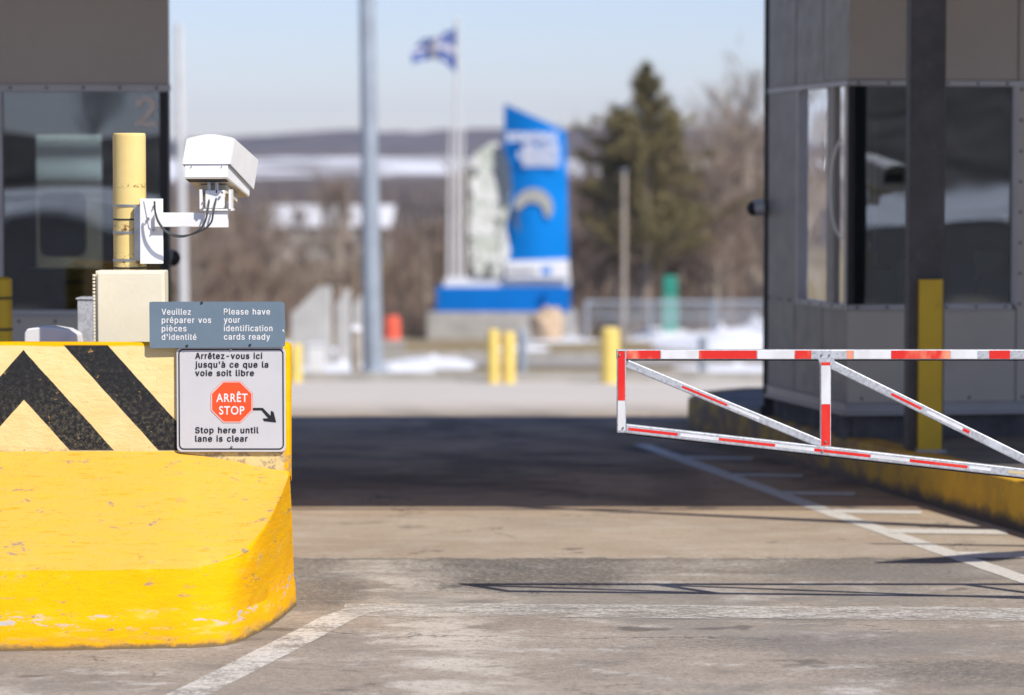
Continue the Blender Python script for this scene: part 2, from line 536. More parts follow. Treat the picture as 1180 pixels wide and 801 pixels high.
def hills_z(x, y):
    e = 1 - min(1, abs(y - 1500) / 480.0)
    r = e * e * (3 - 2 * e)
    top = 25.0 + 5.5 * noise.noise(Vector((x * .0065, 1.3, 0))) + 1.6 * noise.noise(Vector((x * .03, 5, 2))) + (1.0 if x > 60 else 0)
    top += -3.0 * (1 if x < -110 else 0) * min(1, (-110 - x) / 80.0)
    b = 1.3 * noise.noise(Vector((x * .09, y * .09, 0))) * e
    return -2 + (top + 2) * r + b + (noise.noise(Vector((x * .3, y * .3, 3))) * 1.0 * e)
b_ = NB('wooded_hills')
n_ = b_.noise(.05, 8, .7); n2_ = b_.noise(.01, 4)
c_ = b_.mix(b_.ramp(n_, .35, .65), (.085, .068, .072), (.17, .135, .135))
c_ = b_.mix(b_.ramp(n2_, .5, .6, 0, .6), c_, (.06, .062, .06))
b_.bsdf(c_, .95, 0, None, .1)
MAT['hills'] = b_.m
v, f = grid([i * 9 - 900 for i in range(201)], [1020 + j * 24 for j in range(41)], hills_z)
struct(MB().add(v, f).build('hills', 'hills', smooth=True))

# ------------------------------------------------------------------ asphalt
def asphalt():
    b = NB('dusty_asphalt')
    x, y, z = b.sep()
    st = b.mapping((.7, 1.05, 1))
    big = b.noise(.55, 4, .55, None, .4)
    lat = b.noise(1.4, 9, .72, st, .15)
    lat2 = b.noise(4.5, 7, .66, b.mapping((.6, 1.0, 1), (3, 5, 0)), .15)
    mid = b.noise(7, 7, .7)
    agg = b.noise(120, 6, .85)
    agg2 = b.noise(38, 8, .82)
    # smooth dusty tan beyond the joint, rough speckled grey on this side
    far = b.ramp(b.math('ADD', y, b.math('MULTIPLY', mid, .05)), 12.86, 12.93)
    tan = b.mix(b.ramp(lat, .3, .7), (.36, .280, .205), (.45, .365, .28))
    tan = b.mix(b.ramp(lat2, .42, .7, 0, .5), tan, (.50, .44, .365))
    near = b.mix(b.ramp(lat, .32, .68), (.30, .252, .205), (.40, .345, .288))
    near = b.mix(b.ramp(lat2, .50, .66, 0, .6), near, (.19, .17, .152))
    c = b.mix(far, near, tan)
    # dark bare asphalt patch beside the joint
    wob = b.math('MULTIPLY', b.math('SUBTRACT', lat, .5), .9)
    xx = b.math('ADD', x, wob)
    yw = b.math('ADD', y, b.math('MULTIPLY', b.math('SUBTRACT', mid, .5), .4))
    def patch(x0, x1, y0, y1, sx=.25, sy=.15):
        return b.math('MULTIPLY', b.math('MULTIPLY', b.ramp(xx, x0 - sx, x0 + sx), b.ramp(xx, x1 - sx, x1 + sx, 1, 0)),
                      b.math('MULTIPLY', b.ramp(yw, y0 - sy, y0 + sy), b.ramp(yw, y1 - sy * .2, y1 + sy * .2, 1, 0)))
    grit = b.ramp(agg2, .38, .60, 1.0, .35)
    # sweeping tyre tracks (arcs turning through the lane)
    for cx, cy, r, w, a in ((-6.0, 9.0, 9.1, .22, .45), (-6.0, 9.0, 7.35, .22, .45), (-14, 16.6, 14.9, .2, .35), (7.0, 23, 6.2, .25, .4), (7.0, 23, 7.9, .22, .4)):
        dx = b.math('SUBTRACT', x, cx); dy = b.math('SUBTRACT', y, cy)
        d = b.math('SQRT', b.math('ADD', b.math('MULTIPLY', dx, dx), b.math('MULTIPLY', dy, dy)))
        d = b.math('ABSOLUTE', b.math('SUBTRACT', d, b.math('ADD', r, b.math('MULTIPLY', b.math('SUBTRACT', lat, .5), .25))))
        tr = b.math('MULTIPLY', b.ramp(d, w * .4, w, a, 0), b.ramp(y, 14.6, 15.6))
        c = b.mix(b.math('MULTIPLY', tr, b.ramp(lat2, .35, .6, .35, 1)), c, (.075, .066, .058))
    # old dark bands across the lane under the canopy
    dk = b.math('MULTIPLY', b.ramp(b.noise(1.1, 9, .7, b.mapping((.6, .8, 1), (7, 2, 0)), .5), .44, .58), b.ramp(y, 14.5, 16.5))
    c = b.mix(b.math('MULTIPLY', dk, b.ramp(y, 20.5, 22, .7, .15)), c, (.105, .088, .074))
    # pale salt blooms
    salt = b.noise(1.5, 12, .74, b.mapping((.75, .9, 1), (2.4, 7.2, 0)), .2)
    sfade = b.ramp(y, 12.7, 13.1, 1, .25)
    c = b.mix(b.math("MULTIPLY", b.ramp(salt, .53, .66, 0, .7), sfade), c, (.66, .62, .565))
    salt2 = b.noise(4.0, 12, .76, b.mapping((.65, 1.05, 1), (8.4, 1.2, 0)), .2)
    c = b.mix(b.math('MULTIPLY', b.ramp(salt2, .54, .66, 0, .7), sfade), c, (.64, .61, .57))
    # pale band dragged along the lane by tyres
    xd = b.math('ADD', b.math('ADD', x, b.math('MULTIPLY', b.math('SUBTRACT', y, 12.7), .10)), b.math('MULTIPLY', b.math('SUBTRACT', lat2, .5), .9))
    dr = b.math('MULTIPLY', b.math('MULTIPLY', b.ramp(xd, -.66, -.52), b.ramp(xd, -.34, -.18, 1, 0)), b.math('MULTIPLY', b.ramp(y, 12.85, 12.8), b.ramp(lat2, .40, .56, .1, .85)))
    c = b.mix(dr, c, (.60, .545, .47))
    for p, a in ((patch(-.42, .55, 11.85, 12.86), .95), (patch(1.15, 1.9, 12.1, 12.86), .6), (patch(-.95, -.66, 11.4, 12.86, .1), .65),
                 (patch(.55, 1.3, 10.35, 10.65, .3, .12), .55), (patch(1.1, 2.2, 9.6, 10.1, .3, .15), .6), (patch(.55, 1.4, 12.35, 12.84, .3), .40)):
        c = b.mix(b.math('MULTIPLY', b.math('MULTIPLY', p, grit), a), c, (.05, .05, .053))
    c = b.mix(b.math('MULTIPLY', b.ramp(y, 14.2, 15.2), b.ramp(y, 19, 22, 1, 0)), c, (1.05, .90, .74), 'MULTIPLY')  # canopy shade tone put into the colour: warmer asphalt against blue skylight
    # aggregate speckle
    c = b.mix(b.ramp(agg, .54, .66, 0, .7), c, (.62, .57, .50))
    c = b.mix(b.ramp(agg, .47, .36, 0, .8), c, (.12, .11, .095))
    c = b.mix(b.math('MULTIPLY', b.ramp(agg2, .50, .36, 0, .75), b.ramp(y, 12.9, 13.1, 1, .45)), c, (.15, .132, .115))
    c = b.mix(b.math('MULTIPLY', b.ramp(agg2, .53, .66, 0, .5), b.ramp(y, 12.9, 13.1, 1, .5)), c, (.56, .50, .43))
    peb = b.noise(55, 6, .8)
    c = b.mix(b.math('MULTIPLY', b.ramp(peb, .64, .70, 0, .6), b.ramp(y, 12.9, 13.1, 1, .3)), c, (.09, .08, .07))
    # broad grey blotches, oil drips
    bl = b.noise(.8, 10, .7, b.mapping((.7, .9, 1), (11, 4, 0)), .1)
    c = b.mix(b.math('MULTIPLY', b.ramp(bl, .49, .60, 0, .5), b.ramp(y, 12.8, 13.0, 1, .25)), c, (.20, .19, .18))
    oil = b.noise(3.3, 4, .5, b.mapping((.8, 1, 1), (5, 5, 5)))
    c = b.mix(b.ramp(oil, .66, .72, 0, .6), c, (.09, .08, .072))
    # cracks
    vo = b.n('ShaderNodeTexVoronoi', feature='DISTANCE_TO_EDGE')
    vo.inputs['Scale'].default_value = .8
    wv = b.n('ShaderNodeVectorMath', operation='ADD')
    b.l(b.mapping((.6, 1.0, 1)), wv.inputs[0])
    nc = b.n('ShaderNodeVectorMath', operation='SCALE'); nc.inputs['Scale'].default_value = .35
    b.l(b.noise(2.5, 6, .7, None, 0, True), nc.inputs[0]); b.l(nc.outputs[0], wv.inputs[1])
    b.l(wv.outputs[0], vo.inputs['Vector'])
    c = b.mix(b.math('MULTIPLY', b.ramp(vo.outputs['Distance'], .001, .007, 1, 0), b.ramp(lat, .50, .58, 0, .7)), c, (.06, .05, .045))
    # far road is paler and plainer
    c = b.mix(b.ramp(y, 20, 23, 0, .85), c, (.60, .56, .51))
    # damp dark seam right at the joint
    seam = b.math('MULTIPLY', b.ramp(yw, 12.80, 12.84), b.ramp(yw, 12.86, 12.89, 1, 0))
    c = b.mix(b.math('MULTIPLY', seam, .5), c, (.12, .11, .10))
    c = b.mix(b.ramp(y, -4, -8), c, (.065, .063, .06))  # asphalt behind the camera painted as if shaded, keeps its mirror image dark
    h = b.math('ADD', b.math('MULTIPLY', agg, .5), b.math('ADD', b.math('MULTIPLY', agg2, .5), b.math('MULTIPLY', mid, 1.2)))
    b.bsdf(c, .95, 0, b.bump(h, .5, .006), .1)
    return b.m
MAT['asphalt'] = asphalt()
xs = [-40, -25, -15, -10, -7, -5, -3, -1.5, 0, 1.5, 3, 5, 7, 10, 15, 25, 40]
ys = [-55, -30, -10, 0, 5, 9, 12, 15, 18, 21, 22, 23, 24, 27, 30, 34, 38, 42, 45, 46.5]
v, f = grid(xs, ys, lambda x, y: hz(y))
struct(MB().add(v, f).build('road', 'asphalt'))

# ------------------------------------------------------------------ painted markings
def line_paint(name, wear, soft=.10, amount=1.0):
    b = NB(name)
    n = b.noise(5, 12, .78, b.mapping((.8, 1.3, 1)), .2)
    n2 = b.noise(45, 8, .85)
    fac = b.math('ADD', b.math('MULTIPLY', n, .6), b.math('MULTIPLY', n2, .4))
    keep = b.ramp(fac, wear - soft, wear + soft, 0, amount)
    bs = b.n('ShaderNodeBsdfPrincipled')
    b.put(bs.inputs['Base Color'], b.mix(b.ramp(n2, .38, .62), (.50, .47, .42), (.70, .67, .62)))
    bs.inputs['Roughness'].default_value = .85
    tr = b.n('ShaderNodeBsdfTransparent')
    mx = b.n('ShaderNodeMixShader')
    b.l(keep, mx.inputs[0]); b.l(tr.outputs[0], mx.inputs[1]); b.l(bs.outputs[0], mx.inputs[2])
    b.l(mx.outputs[0], b.out.inputs['Surface'])
    return b.m
MAT['line'] = line_paint('lane_paint', .38, .05, .95)
MAT['line_worn'] = line_paint('lane_paint_worn', .50, .09, .85)
MAT['line_mid'] = line_paint('lane_paint_mid', .465, .08, .95)

def strip(pts, w, name, mat, lift=.002):
    """pts on the ground (X,Y); wobbling width w"""
    vs, fs = [], []
    P_ = [Vector((p[0], p[1], 0)) for p in pts]
    dense = []
    for a, b in zip(P_, P_[1:]):
        k = max(1, int((b - a).length / .12))
        dense += [a.lerp(b, i / k) for i in range(k)]
    dense.append(P_[-1])
    for i, p in enumerate(dense):
        d = (dense[min(i + 1, len(dense) - 1)] - dense[max(i - 1, 0)]).normalized()
        nrm = Vector((-d.y, d.x, 0))
        ww = w * .5 * (1 + .12 * noise.noise(Vector((p.x * 7, p.y * 7, 0))))
        z = hz(p.y) + lift
        for sgn in (-1, 1):
            q = p + nrm * ww * sgn
            vs.append((q.x, q.y, z))
    for i in range(len(dense) - 1):
        fs.append((2 * i, 2 * i + 1, 2 * i + 3, 2 * i + 2))
    return struct(MB().add(vs, fs).build(name, mat))

def gp(px, py):
    g = G(px, py); return (g.x, g.y)
strip([gp(738, 512), gp(960, 592), gp(1180, 668), gp(1330, 718)], .105, 'lane_line', 'line')
for (xa, xb, py, w) in ((1104, 1290, 640.5, .21), (1024, 1160, 613, .18), (960, 1062, 590, .17), (899, 985, 569, .15), (838, 925, 548, .15), (781, 868, 528, .14)):
    strip([gp(xa, py - .5), gp(xb, py + 1)], w, 'hatch_line', 'line', .0035)
strip([gp(395, 704), gp(560, 704), gp(800, 706), gp(1300, 710)], .34, 'stop_line', 'line_worn', .0035)
strip([gp(440, 701), gp(412, 704), gp(388, 713), gp(362, 727), gp(325, 746), gp(272, 773), gp(215, 802), gp(100, 860)], .13, 'edge_line', 'line_mid')
strip([gp(1240, 540), gp(1500, 640)], .105, 'lane_line', 'line')

# ------------------------------------------------------------------ traffic islands (kerbs)
def kerb_mat():
    b = NB('kerb_yellow')
    n = b.noise(5, 7, .7); n2 = b.noise(40, 6, .75)
    c = b.mix(b.ramp(n, .35, .65), (.78, .44, .02), (.62, .34, .03))
    c = b.mix(b.ramp(n2, .6, .68, 0, .8), c, (.30, .22, .12))
    x, y, z = b.sep()
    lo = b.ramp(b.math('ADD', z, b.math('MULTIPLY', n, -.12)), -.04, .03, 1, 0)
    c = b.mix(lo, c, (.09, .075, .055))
    # worn back to concrete on the far portion
    c = b.mix(b.math('MULTIPLY', b.ramp(y, 14.6, 17.0), b.ramp(n, .40, .58, .4, .95)), c, (.20, .14, .10))
    b.bsdf(c, .7, 0, b.bump(n2, .5, .006), .3)
    return b.m
MAT['kerb'] = kerb_mat()
MAT['slab'] = paint('island_slab', (.19, .175, .16), .9, .3, 3, (.09, .08, .075), .5, .5)
KH = .23
def kx_r(Y): return 2.33 - .2237 * (Y - 13.82)
def island(name, left_pts, right_pts, kw=.15, kerbside='left'):
    """closed outline, kerb ring of width kw and slab 4 mm lower inside"""
    out = [Vector((x, y, 0)) for x, y in left_pts + right_pts]
    cx = sum(p.x for p in out) / len(out); cy = sum(p.y for p in out) / len(out)
    n = len(out)
    inn = []
    for i in range(n):
        a, b_, c = out[i - 1], out[i], out[(i + 1) % n]
        d1 = (b_ - a).normalized(); d2 = (c - b_).normalized()
        n1 = Vector((d1.y, -d1.x, 0)); n2 = Vector((d2.y, -d2.x, 0))
        m = (n1 + n2).normalized()
        k = kw / max(.4, m.dot(n1))
        inn.append(b_ + m * k)
    # make sure "inn" is inside
    if (inn[0] - Vector((cx, cy, 0))).length > (out[0] - Vector((cx, cy, 0))).length:
        inn = [2 * o_ - i_ for o_, i_ in zip(out, inn)]
    bev = .02
    def lv(pts, z, t): return [Vector((p.x + (q.x - p.x) * t, p.y + (q.y - p.y) * t, z)) for p, q in zip(pts, inn)]
    L = [lv(out, -.05, 0), lv(out, .02, .02), lv(out, KH - bev, .05), lv(out, KH - bev * .3, .09), lv(out, KH, .16), lv(out, KH, 1)]
    vs = [p for l in L for p in l]
    fs = []
    for j in range(len(L) - 1):
        for i in range(n):
            fs.append((j * n + i, j * n + (i + 1) % n, (j + 1) * n + (i + 1) % n, (j + 1) * n + i))
    k = MB().add(vs, fs).build('kerb', 'kerb', smooth=True)
    struct(k)
    s = MB().add([Vector((p.x, p.y, KH - .004)) for p in inn], [tuple(range(n))]).build('island_pavement', 'slab')
    struct(s)
left = [(kx_r(y), y) for y in (19.6, 18.5, 17.5, 16.5, 15.5, 14.5, 13.6, 12.6, 11.6, 10.6, 9.6)]
# small nose at the far end, kerb line as in the photo
left = [(1.55, 20.3), (1.22, 19.9), (1.12, 19.4), (1.20, 18.9)] + left[2:]
island('r', left, [(3.35, 8.9), (3.75, 8.7), (4.15, 8.9), (4.3, 9.8), (4.3, 19.6), (4.0, 20.3)])
island('l', [(-2.6, 20.8), (-3.4, 20.8)], [(-4.6, 20.0), (-4.6, 12.08), (-.90, 12.08), (-1.35, 14.0), (-1.72, 16.2), (-2.25, 19.5)][::1])

# ================================================================== BARRIER (concrete block with shoulder)
MAT['bar_base'] = barrier_mat('barrier_base_paint', False)
MAT['bar_wall'] = barrier_mat('barrier_wall_paint', True)

def cr(pts, seg):
    """Catmull-Rom through 3D control points, seg list of subdivisions"""
    res = []
    n = len(pts)
    for i in range(n - 1):
        p0, p1, p2, p3 = pts[max(i - 1, 0)], pts[i], pts[i + 1], pts[min(i + 2, n - 1)]
        k = seg[i]
        for j in range(k):
            t = j / k
            if (p2 - p1).length > .5:
                q = p1.lerp(p2, t)
            else:
                def tan(a, b_, m): return (b_ - a) * .5
                m1 = (p2 - p0) * .5 if (p1 - p0).length < .5 else (p2 - p1)
                m2 = (p3 - p1) * .5 if (p3 - p2).length < .5 else (p2 - p1)
                h00 = 2 * t**3 - 3 * t**2 + 1; h10 = t**3 - 2 * t**2 + t; h01 = -2 * t**3 + 3 * t**2; h11 = t**3 - t**2
                q = p1 * h00 + m1 * h10 + p2 * h01 + m2 * h11
            res.append(q)
    res.append(pts[-1].copy())
    return res
V = Vector
R0 = [V((-3.1, 10.14, -.03)), V((-1.10, 10.37, -.03)), V((-.975, 10.45, -.03)), V((-.895, 10.75, -.03)), V((-.848, 11.05, -.03)), V((-.815, 11.43, -.03)), V((-.93, 12.0, -.03)), V((-3.1, 12.0, -.03))]
R05 = [p + V((-.006 if i > 0 else 0, .009 if i < 6 else -.01, 0)) for i, p in enumerate(R0)]
for p in R05: p.z = .085
R06 = [V((p.x, p.y, .1)) + V((-.005, .007 if i < 6 else 0, 0)) for i, p in enumerate(R05)]
R1 = [V((-3.1, 10.26, .272)), V((-1.10, 10.44, .272)), V((-.945, 10.54, .31)), V((-.870, 10.66, .39)), V((-.828, 10.78, .475)), V((-.800, 10.90, .552)), V((-1.02, 12.0, .45)), V((-3.1, 12.0, .28))]
R2 = [V((-3.1, 10.9, .632)), V((-1.22, 10.9, .632)), V((-1.02, 10.9, .60)), V((-.92, 10.9, .578)), V((-.85, 10.9, .566)), V((-.803, 10.903, .560)), V((-.800, 10.985, .53)), V((-3.1, 10.985, .6))]
R3 = [V((p.x, p.y, 1.008)) for p in R2]
seg = [24, 6, 6, 6, 6, 8, 14]
def wob(p, a):
    return p + V((noise.noise(p * 3.1), noise.noise(p * 3.1 + V((9, 0, 0))), noise.noise(p * 3.1 + V((0, 9, 0))))) * a
rings = [cr(r, seg) for r in (R0, R05, R06, R1, R2)]
def blend(a, b_, t, lift=0, out=0):
    return [p.lerp(q, t) + V((0, -out, lift)) for p, q in zip(a, b_)]
ledge_lo = blend(rings[2], rings[3], .96)
ledge_hi = blend(rings[3], rings[4], .018)
R1s = blend(rings[3], rings[3], 0, -.004, -.004)
allr = [rings[0], rings[1], rings[2], blend(rings[2], rings[3], .3), blend(rings[2], rings[3], .6), ledge_lo, blend(rings[3], rings[3], 0, -.003, -.004), ledge_hi,
        blend(rings[3], rings[4], .25, -.004), blend(rings[3], rings[4], .5, -.008), blend(rings[3], rings[4], .75, -.006), rings[4]]
n = len(rings[0])
vs, fs = [], []
for j, r in enumerate(allr):
    vs += [wob(p, .006 if 0 < j < len(allr) - 1 else 0) for p in r]
for j in range(len(allr) - 1):
    for i in range(n - 1):
        fs.append((j * n + i, j * n + i + 1, (j + 1) * n + i + 1, (j + 1) * n + i))
    fs.append((j * n + n - 1, j * n, (j + 1) * n, (j + 1) * n + n - 1))
fs.append(tuple(range((len(allr) - 1) * n, len(allr) * n)))
BAR = thing('concrete_barrier', 'big yellow painted concrete barrier with black chevrons and a rounded sloping shoulder', 'barrier', (0, 0, 0))
MB().add(vs, fs).build('barrier_base', 'bar_base', BAR, smooth=True)
r2, r3 = rings[4], cr(R3, seg)
topr = [[p + V((0, 0, -.012)) for p in r2], r3, [p + V((-.004, .005, .011)) if p.y < 10.95 else p + V((-.004, -.004, .011)) for p in r3], [p + V((-.01, .014, .016)) if p.y < 10.95 else p + V((-.012, -.012, .016)) for p in r3]]
vs, fs = [], []
for j, r in enumerate(topr): vs += [wob(p, .0025) if j else p for p in r]
for j in range(len(topr) - 1):
    for i in range(n - 1):
        fs.append((j * n + i, j * n + i + 1, (j + 1) * n + i + 1, (j + 1) * n + i))
    fs.append((j * n + n - 1, j * n, (j + 1) * n, (j + 1) * n + n - 1))
fs.append(tuple(range((len(topr) - 1) * n, len(topr) * n)))
MB().add(vs, fs).build('barrier_wall', 'bar_wall', BAR, smooth=True, label='upper wall with pale yellow paint and black chevron stripes')

# ================================================================== SIGNS
def zx(x): return 160 + x * .24965
def zy(y): return 330 + y * .24965
YS = 10.886
sg = thing('stop_here_sign', 'white sign with a black border, red stop octagon and arrow on the yellow barrier', 'sign', P(267, 520, YS))
a, b2 = P(zx(176), zy(764), YS), P(zx(677), zy(281), YS)
MB().prism(rrect(a.x, b2.x, a.z, b2.z, .018, YS), (0, .004, 0)).build('sign_plate', 'signwhite', sg, bevel=.0008)
# border ring
o_ = rrect(a.x + .007, b2.x - .007, a.z + .008, b2.z - .006, .018, YS - .0012, 6)
i_ = rrect(a.x + .0115, b2.x - .0115, a.z + .0125, b2.z - .0105, .0135, YS - .0012, 6)
n = len(o_)
MB().add(o_ + i_, [(k, (k + 1) % n, n + (k + 1) % n, n + k) for k in range(n)]).build('border', 'letter_k', sg)
YT = YS - .0014
for s, x0, x1, base in (('Arrêtez-vous ici', 260, 570, 334), ("jusqu'à ce que la", 260, 598, 374), ('voie soit libre', 260, 532, 413), ('Stop here until', 260, 553, 677), ('lane is clear', 260, 503, 716)):
    text_part(s, zx(x0), zx(x1), zy(base), 27 * .24965, YT, 'letter_k', sg, .027)
oc = P(zx(429), zy(534), YS - .0016)
def octa(r, Y):
    return [V((oc.x + r * math.cos(math.radians(22.5 + 45 * k)), Y, oc.z + r * math.sin(math.radians(22.5 + 45 * k)))) for k in range(8)]
pxm = 10.886 / F * .24965
Ro = 97 * pxm / math.cos(math.radians(22.5))
ot = thing('octagon_tmp', '', '')  # replaced below
bpy.data.objects.remove(ot)
oct_ = MB().add(octa(Ro, YS - .0012), [tuple(range(8))]).build('stop_octagon', 'signred', sg)
oo, oi = octa(Ro * .975, YS - .002), octa(Ro * .945, YS - .002)
MB().add(oo + oi, [(k, (k + 1) % 8, 8 + (k + 1) % 8, 8 + k) for k in range(8)]).build('octagon_outline', 'letter_w', oct_)
text_part('ARRÊT', zx(357), zx(502), zy(533), 38 * .24965, YS - .0022, 'letter_w', oct_, .0, plain=True)
text_part('STOP', zx(371), zx(487), zy(591), 38 * .24965, YS - .0022, 'letter_w', oct_, .0, plain=True)
def zp(x, y, Y=YS - .0016): return P(zx(x), zy(y), Y)
MB().add([zp(527, 561), zp(572, 561), zp(608, 598), zp(610, 574), zp(622, 580), zp(634, 628), zp(578, 622), zp(572, 610), zp(598, 609), zp(566, 572), zp(527, 572)],
         [tuple(range(11))[::-1]]).build('arrow', 'letter_k', sg)
for x, y in ((425, 291), (428, 741)):
    p = zp(x, y); MB().cyl(p, p + V((0, -.004, 0)), .0045, .0035, 10).build('screw', 'steel', sg)

YG = 10.874
gs = thing('identification_sign', 'slate grey bilingual sign asking for identification cards, above the stop sign', 'sign', P(250, 401, YG))
gpts = [P(zx(x), zy(y), YG) for x, y in ((48, 74), (60, 71), (290, 71), (660, 71), (672, 78), (676, 180), (675, 272), (664, 281), (300, 283), (60, 286), (50, 280))]
MB().prism(gpts[::-1], (0, .004, 0)).build('sign_plate', 'signgrey', gs)
YT = YG - .0006
for s, x0, x1, base in (('Veuillez', 105, 240, 131), ('préparer vos', 105, 334, 169), ('pièces', 105, 220, 208), ("d'identité", 105, 266, 247),
                        ('Please have', 392, 606, 130), ('your', 392, 467, 168), ('identification', 392, 617, 207), ('cards ready', 392, 606, 246)):
    text_part(s, zx(x0), zx(x1), zy(base), 27 * .24965, YT, 'letter_w', gs, .022)
for x, y in ((222, 275), (513, 271), (290, 76)):
    p = P(zx(x), zy(y), YG - .0005); MB().cyl(p, p + V((0, -.003, 0)), .005, .004, 10).build('screw', 'dark_col', gs)
MB().add([P(zx(660), zy(203), YT), P(zx(668), zy(198), YT), P(zx(674), zy(216), YT), P(zx(668), zy(208), YT)], [(3, 2, 1, 0)]).build('paint_chip', 'letter_w', gs)
# backing bracket holding the grey sign above the wall
q = P(228, 401, 10.862)
for dx in (0, .2):
    MB().box(q.x + dx - .02, q.x + dx + .02, 10.8905, 10.8985, q.z + .004, q.z + .12).build('sign_bracket', 'steel', gs)

# ================================================================== YELLOW POST, CCTV, ENCLOSURE
def post_mat():
    b = NB('post_paint')
    x, y, z = b.sep()
    n = b.noise(6, 6, .7); n2 = b.noise(34, 8, .78)
    c = b.mix(b.ramp(n, .3, .7), (.80, .60, .22), (.84, .66, .28))
    # rust creeping from the straps, fixed heights on the post
    def band(zc, w): return b.math('MULTIPLY', b.ramp(z, zc - w, zc - w * .2), b.ramp(z, zc + w * .2, zc + w, 1, 0))
    base = PZ0
    tot = None
    for zc, w in ((P(150, 264, 11.3).z, .03), (P(150, 300, 11.3).z, .035), (P(150, 214, 11.3).z, .012)):
        t = band(zc - base, w)
        tot = t if tot is None else b.math('MAXIMUM', tot, t)
    c = b.mix(b.math('MULTIPLY', tot, b.ramp(n2, .52, .58)), c, (.18, .075, .03))
    c = b.mix(b.ramp(n2, .72, .74, 0, .8), c, (.3, .16, .06))
    b.bsdf(c, .5, 0, b.bump(n, .1, .01), .3)
    return b.m
YP = 11.36
pb = P(150.5, 400, YP)
PZ0 = .27
MAT['post'] = post_mat()
ptop = P(150.5, 153.5, YP).z
post = thing('bollard_post', 'pale yellow steel post with rust stains behind the barrier, carrying the security camera', 'post', (pb.x, YP, PZ0))
pm = MB(); R_ = .0615
prof = [(PZ0, R_), (ptop - .012, R_), (ptop - .004, R_ * .985), (ptop, R_ * .93)]
for (z0, r0), (z1, r1) in zip(prof, prof[1:]):
    pm.cyl((pb.x, YP, z0), (pb.x, YP, z1), r0, r1, 32, caps=False)
pm.add([(pb.x + R_ * .93 * math.cos(t * math.pi / 16), YP + R_ * .93 * math.sin(t * math.pi / 16), ptop) for t in range(32)], [tuple(range(32))])
pm.build('post_pipe', 'post', post, smooth=True)
for py in (237, 268, 300):
    z = P(150, py, YP - .06).z
    MB().cyl((pb.x, YP, z - .0045), (pb.x, YP, z + .0045), R_ + .0025, n=32).build('strap', 'steel', post, smooth=True)
for py in (253, 309):
    z = P(150, py, YP - .06).z
    MB().cyl((pb.x, YP, z - .003), (pb.x, YP, z + .003), R_ + .0015, n=32).build('strap', 'dark_col', post, smooth=True)

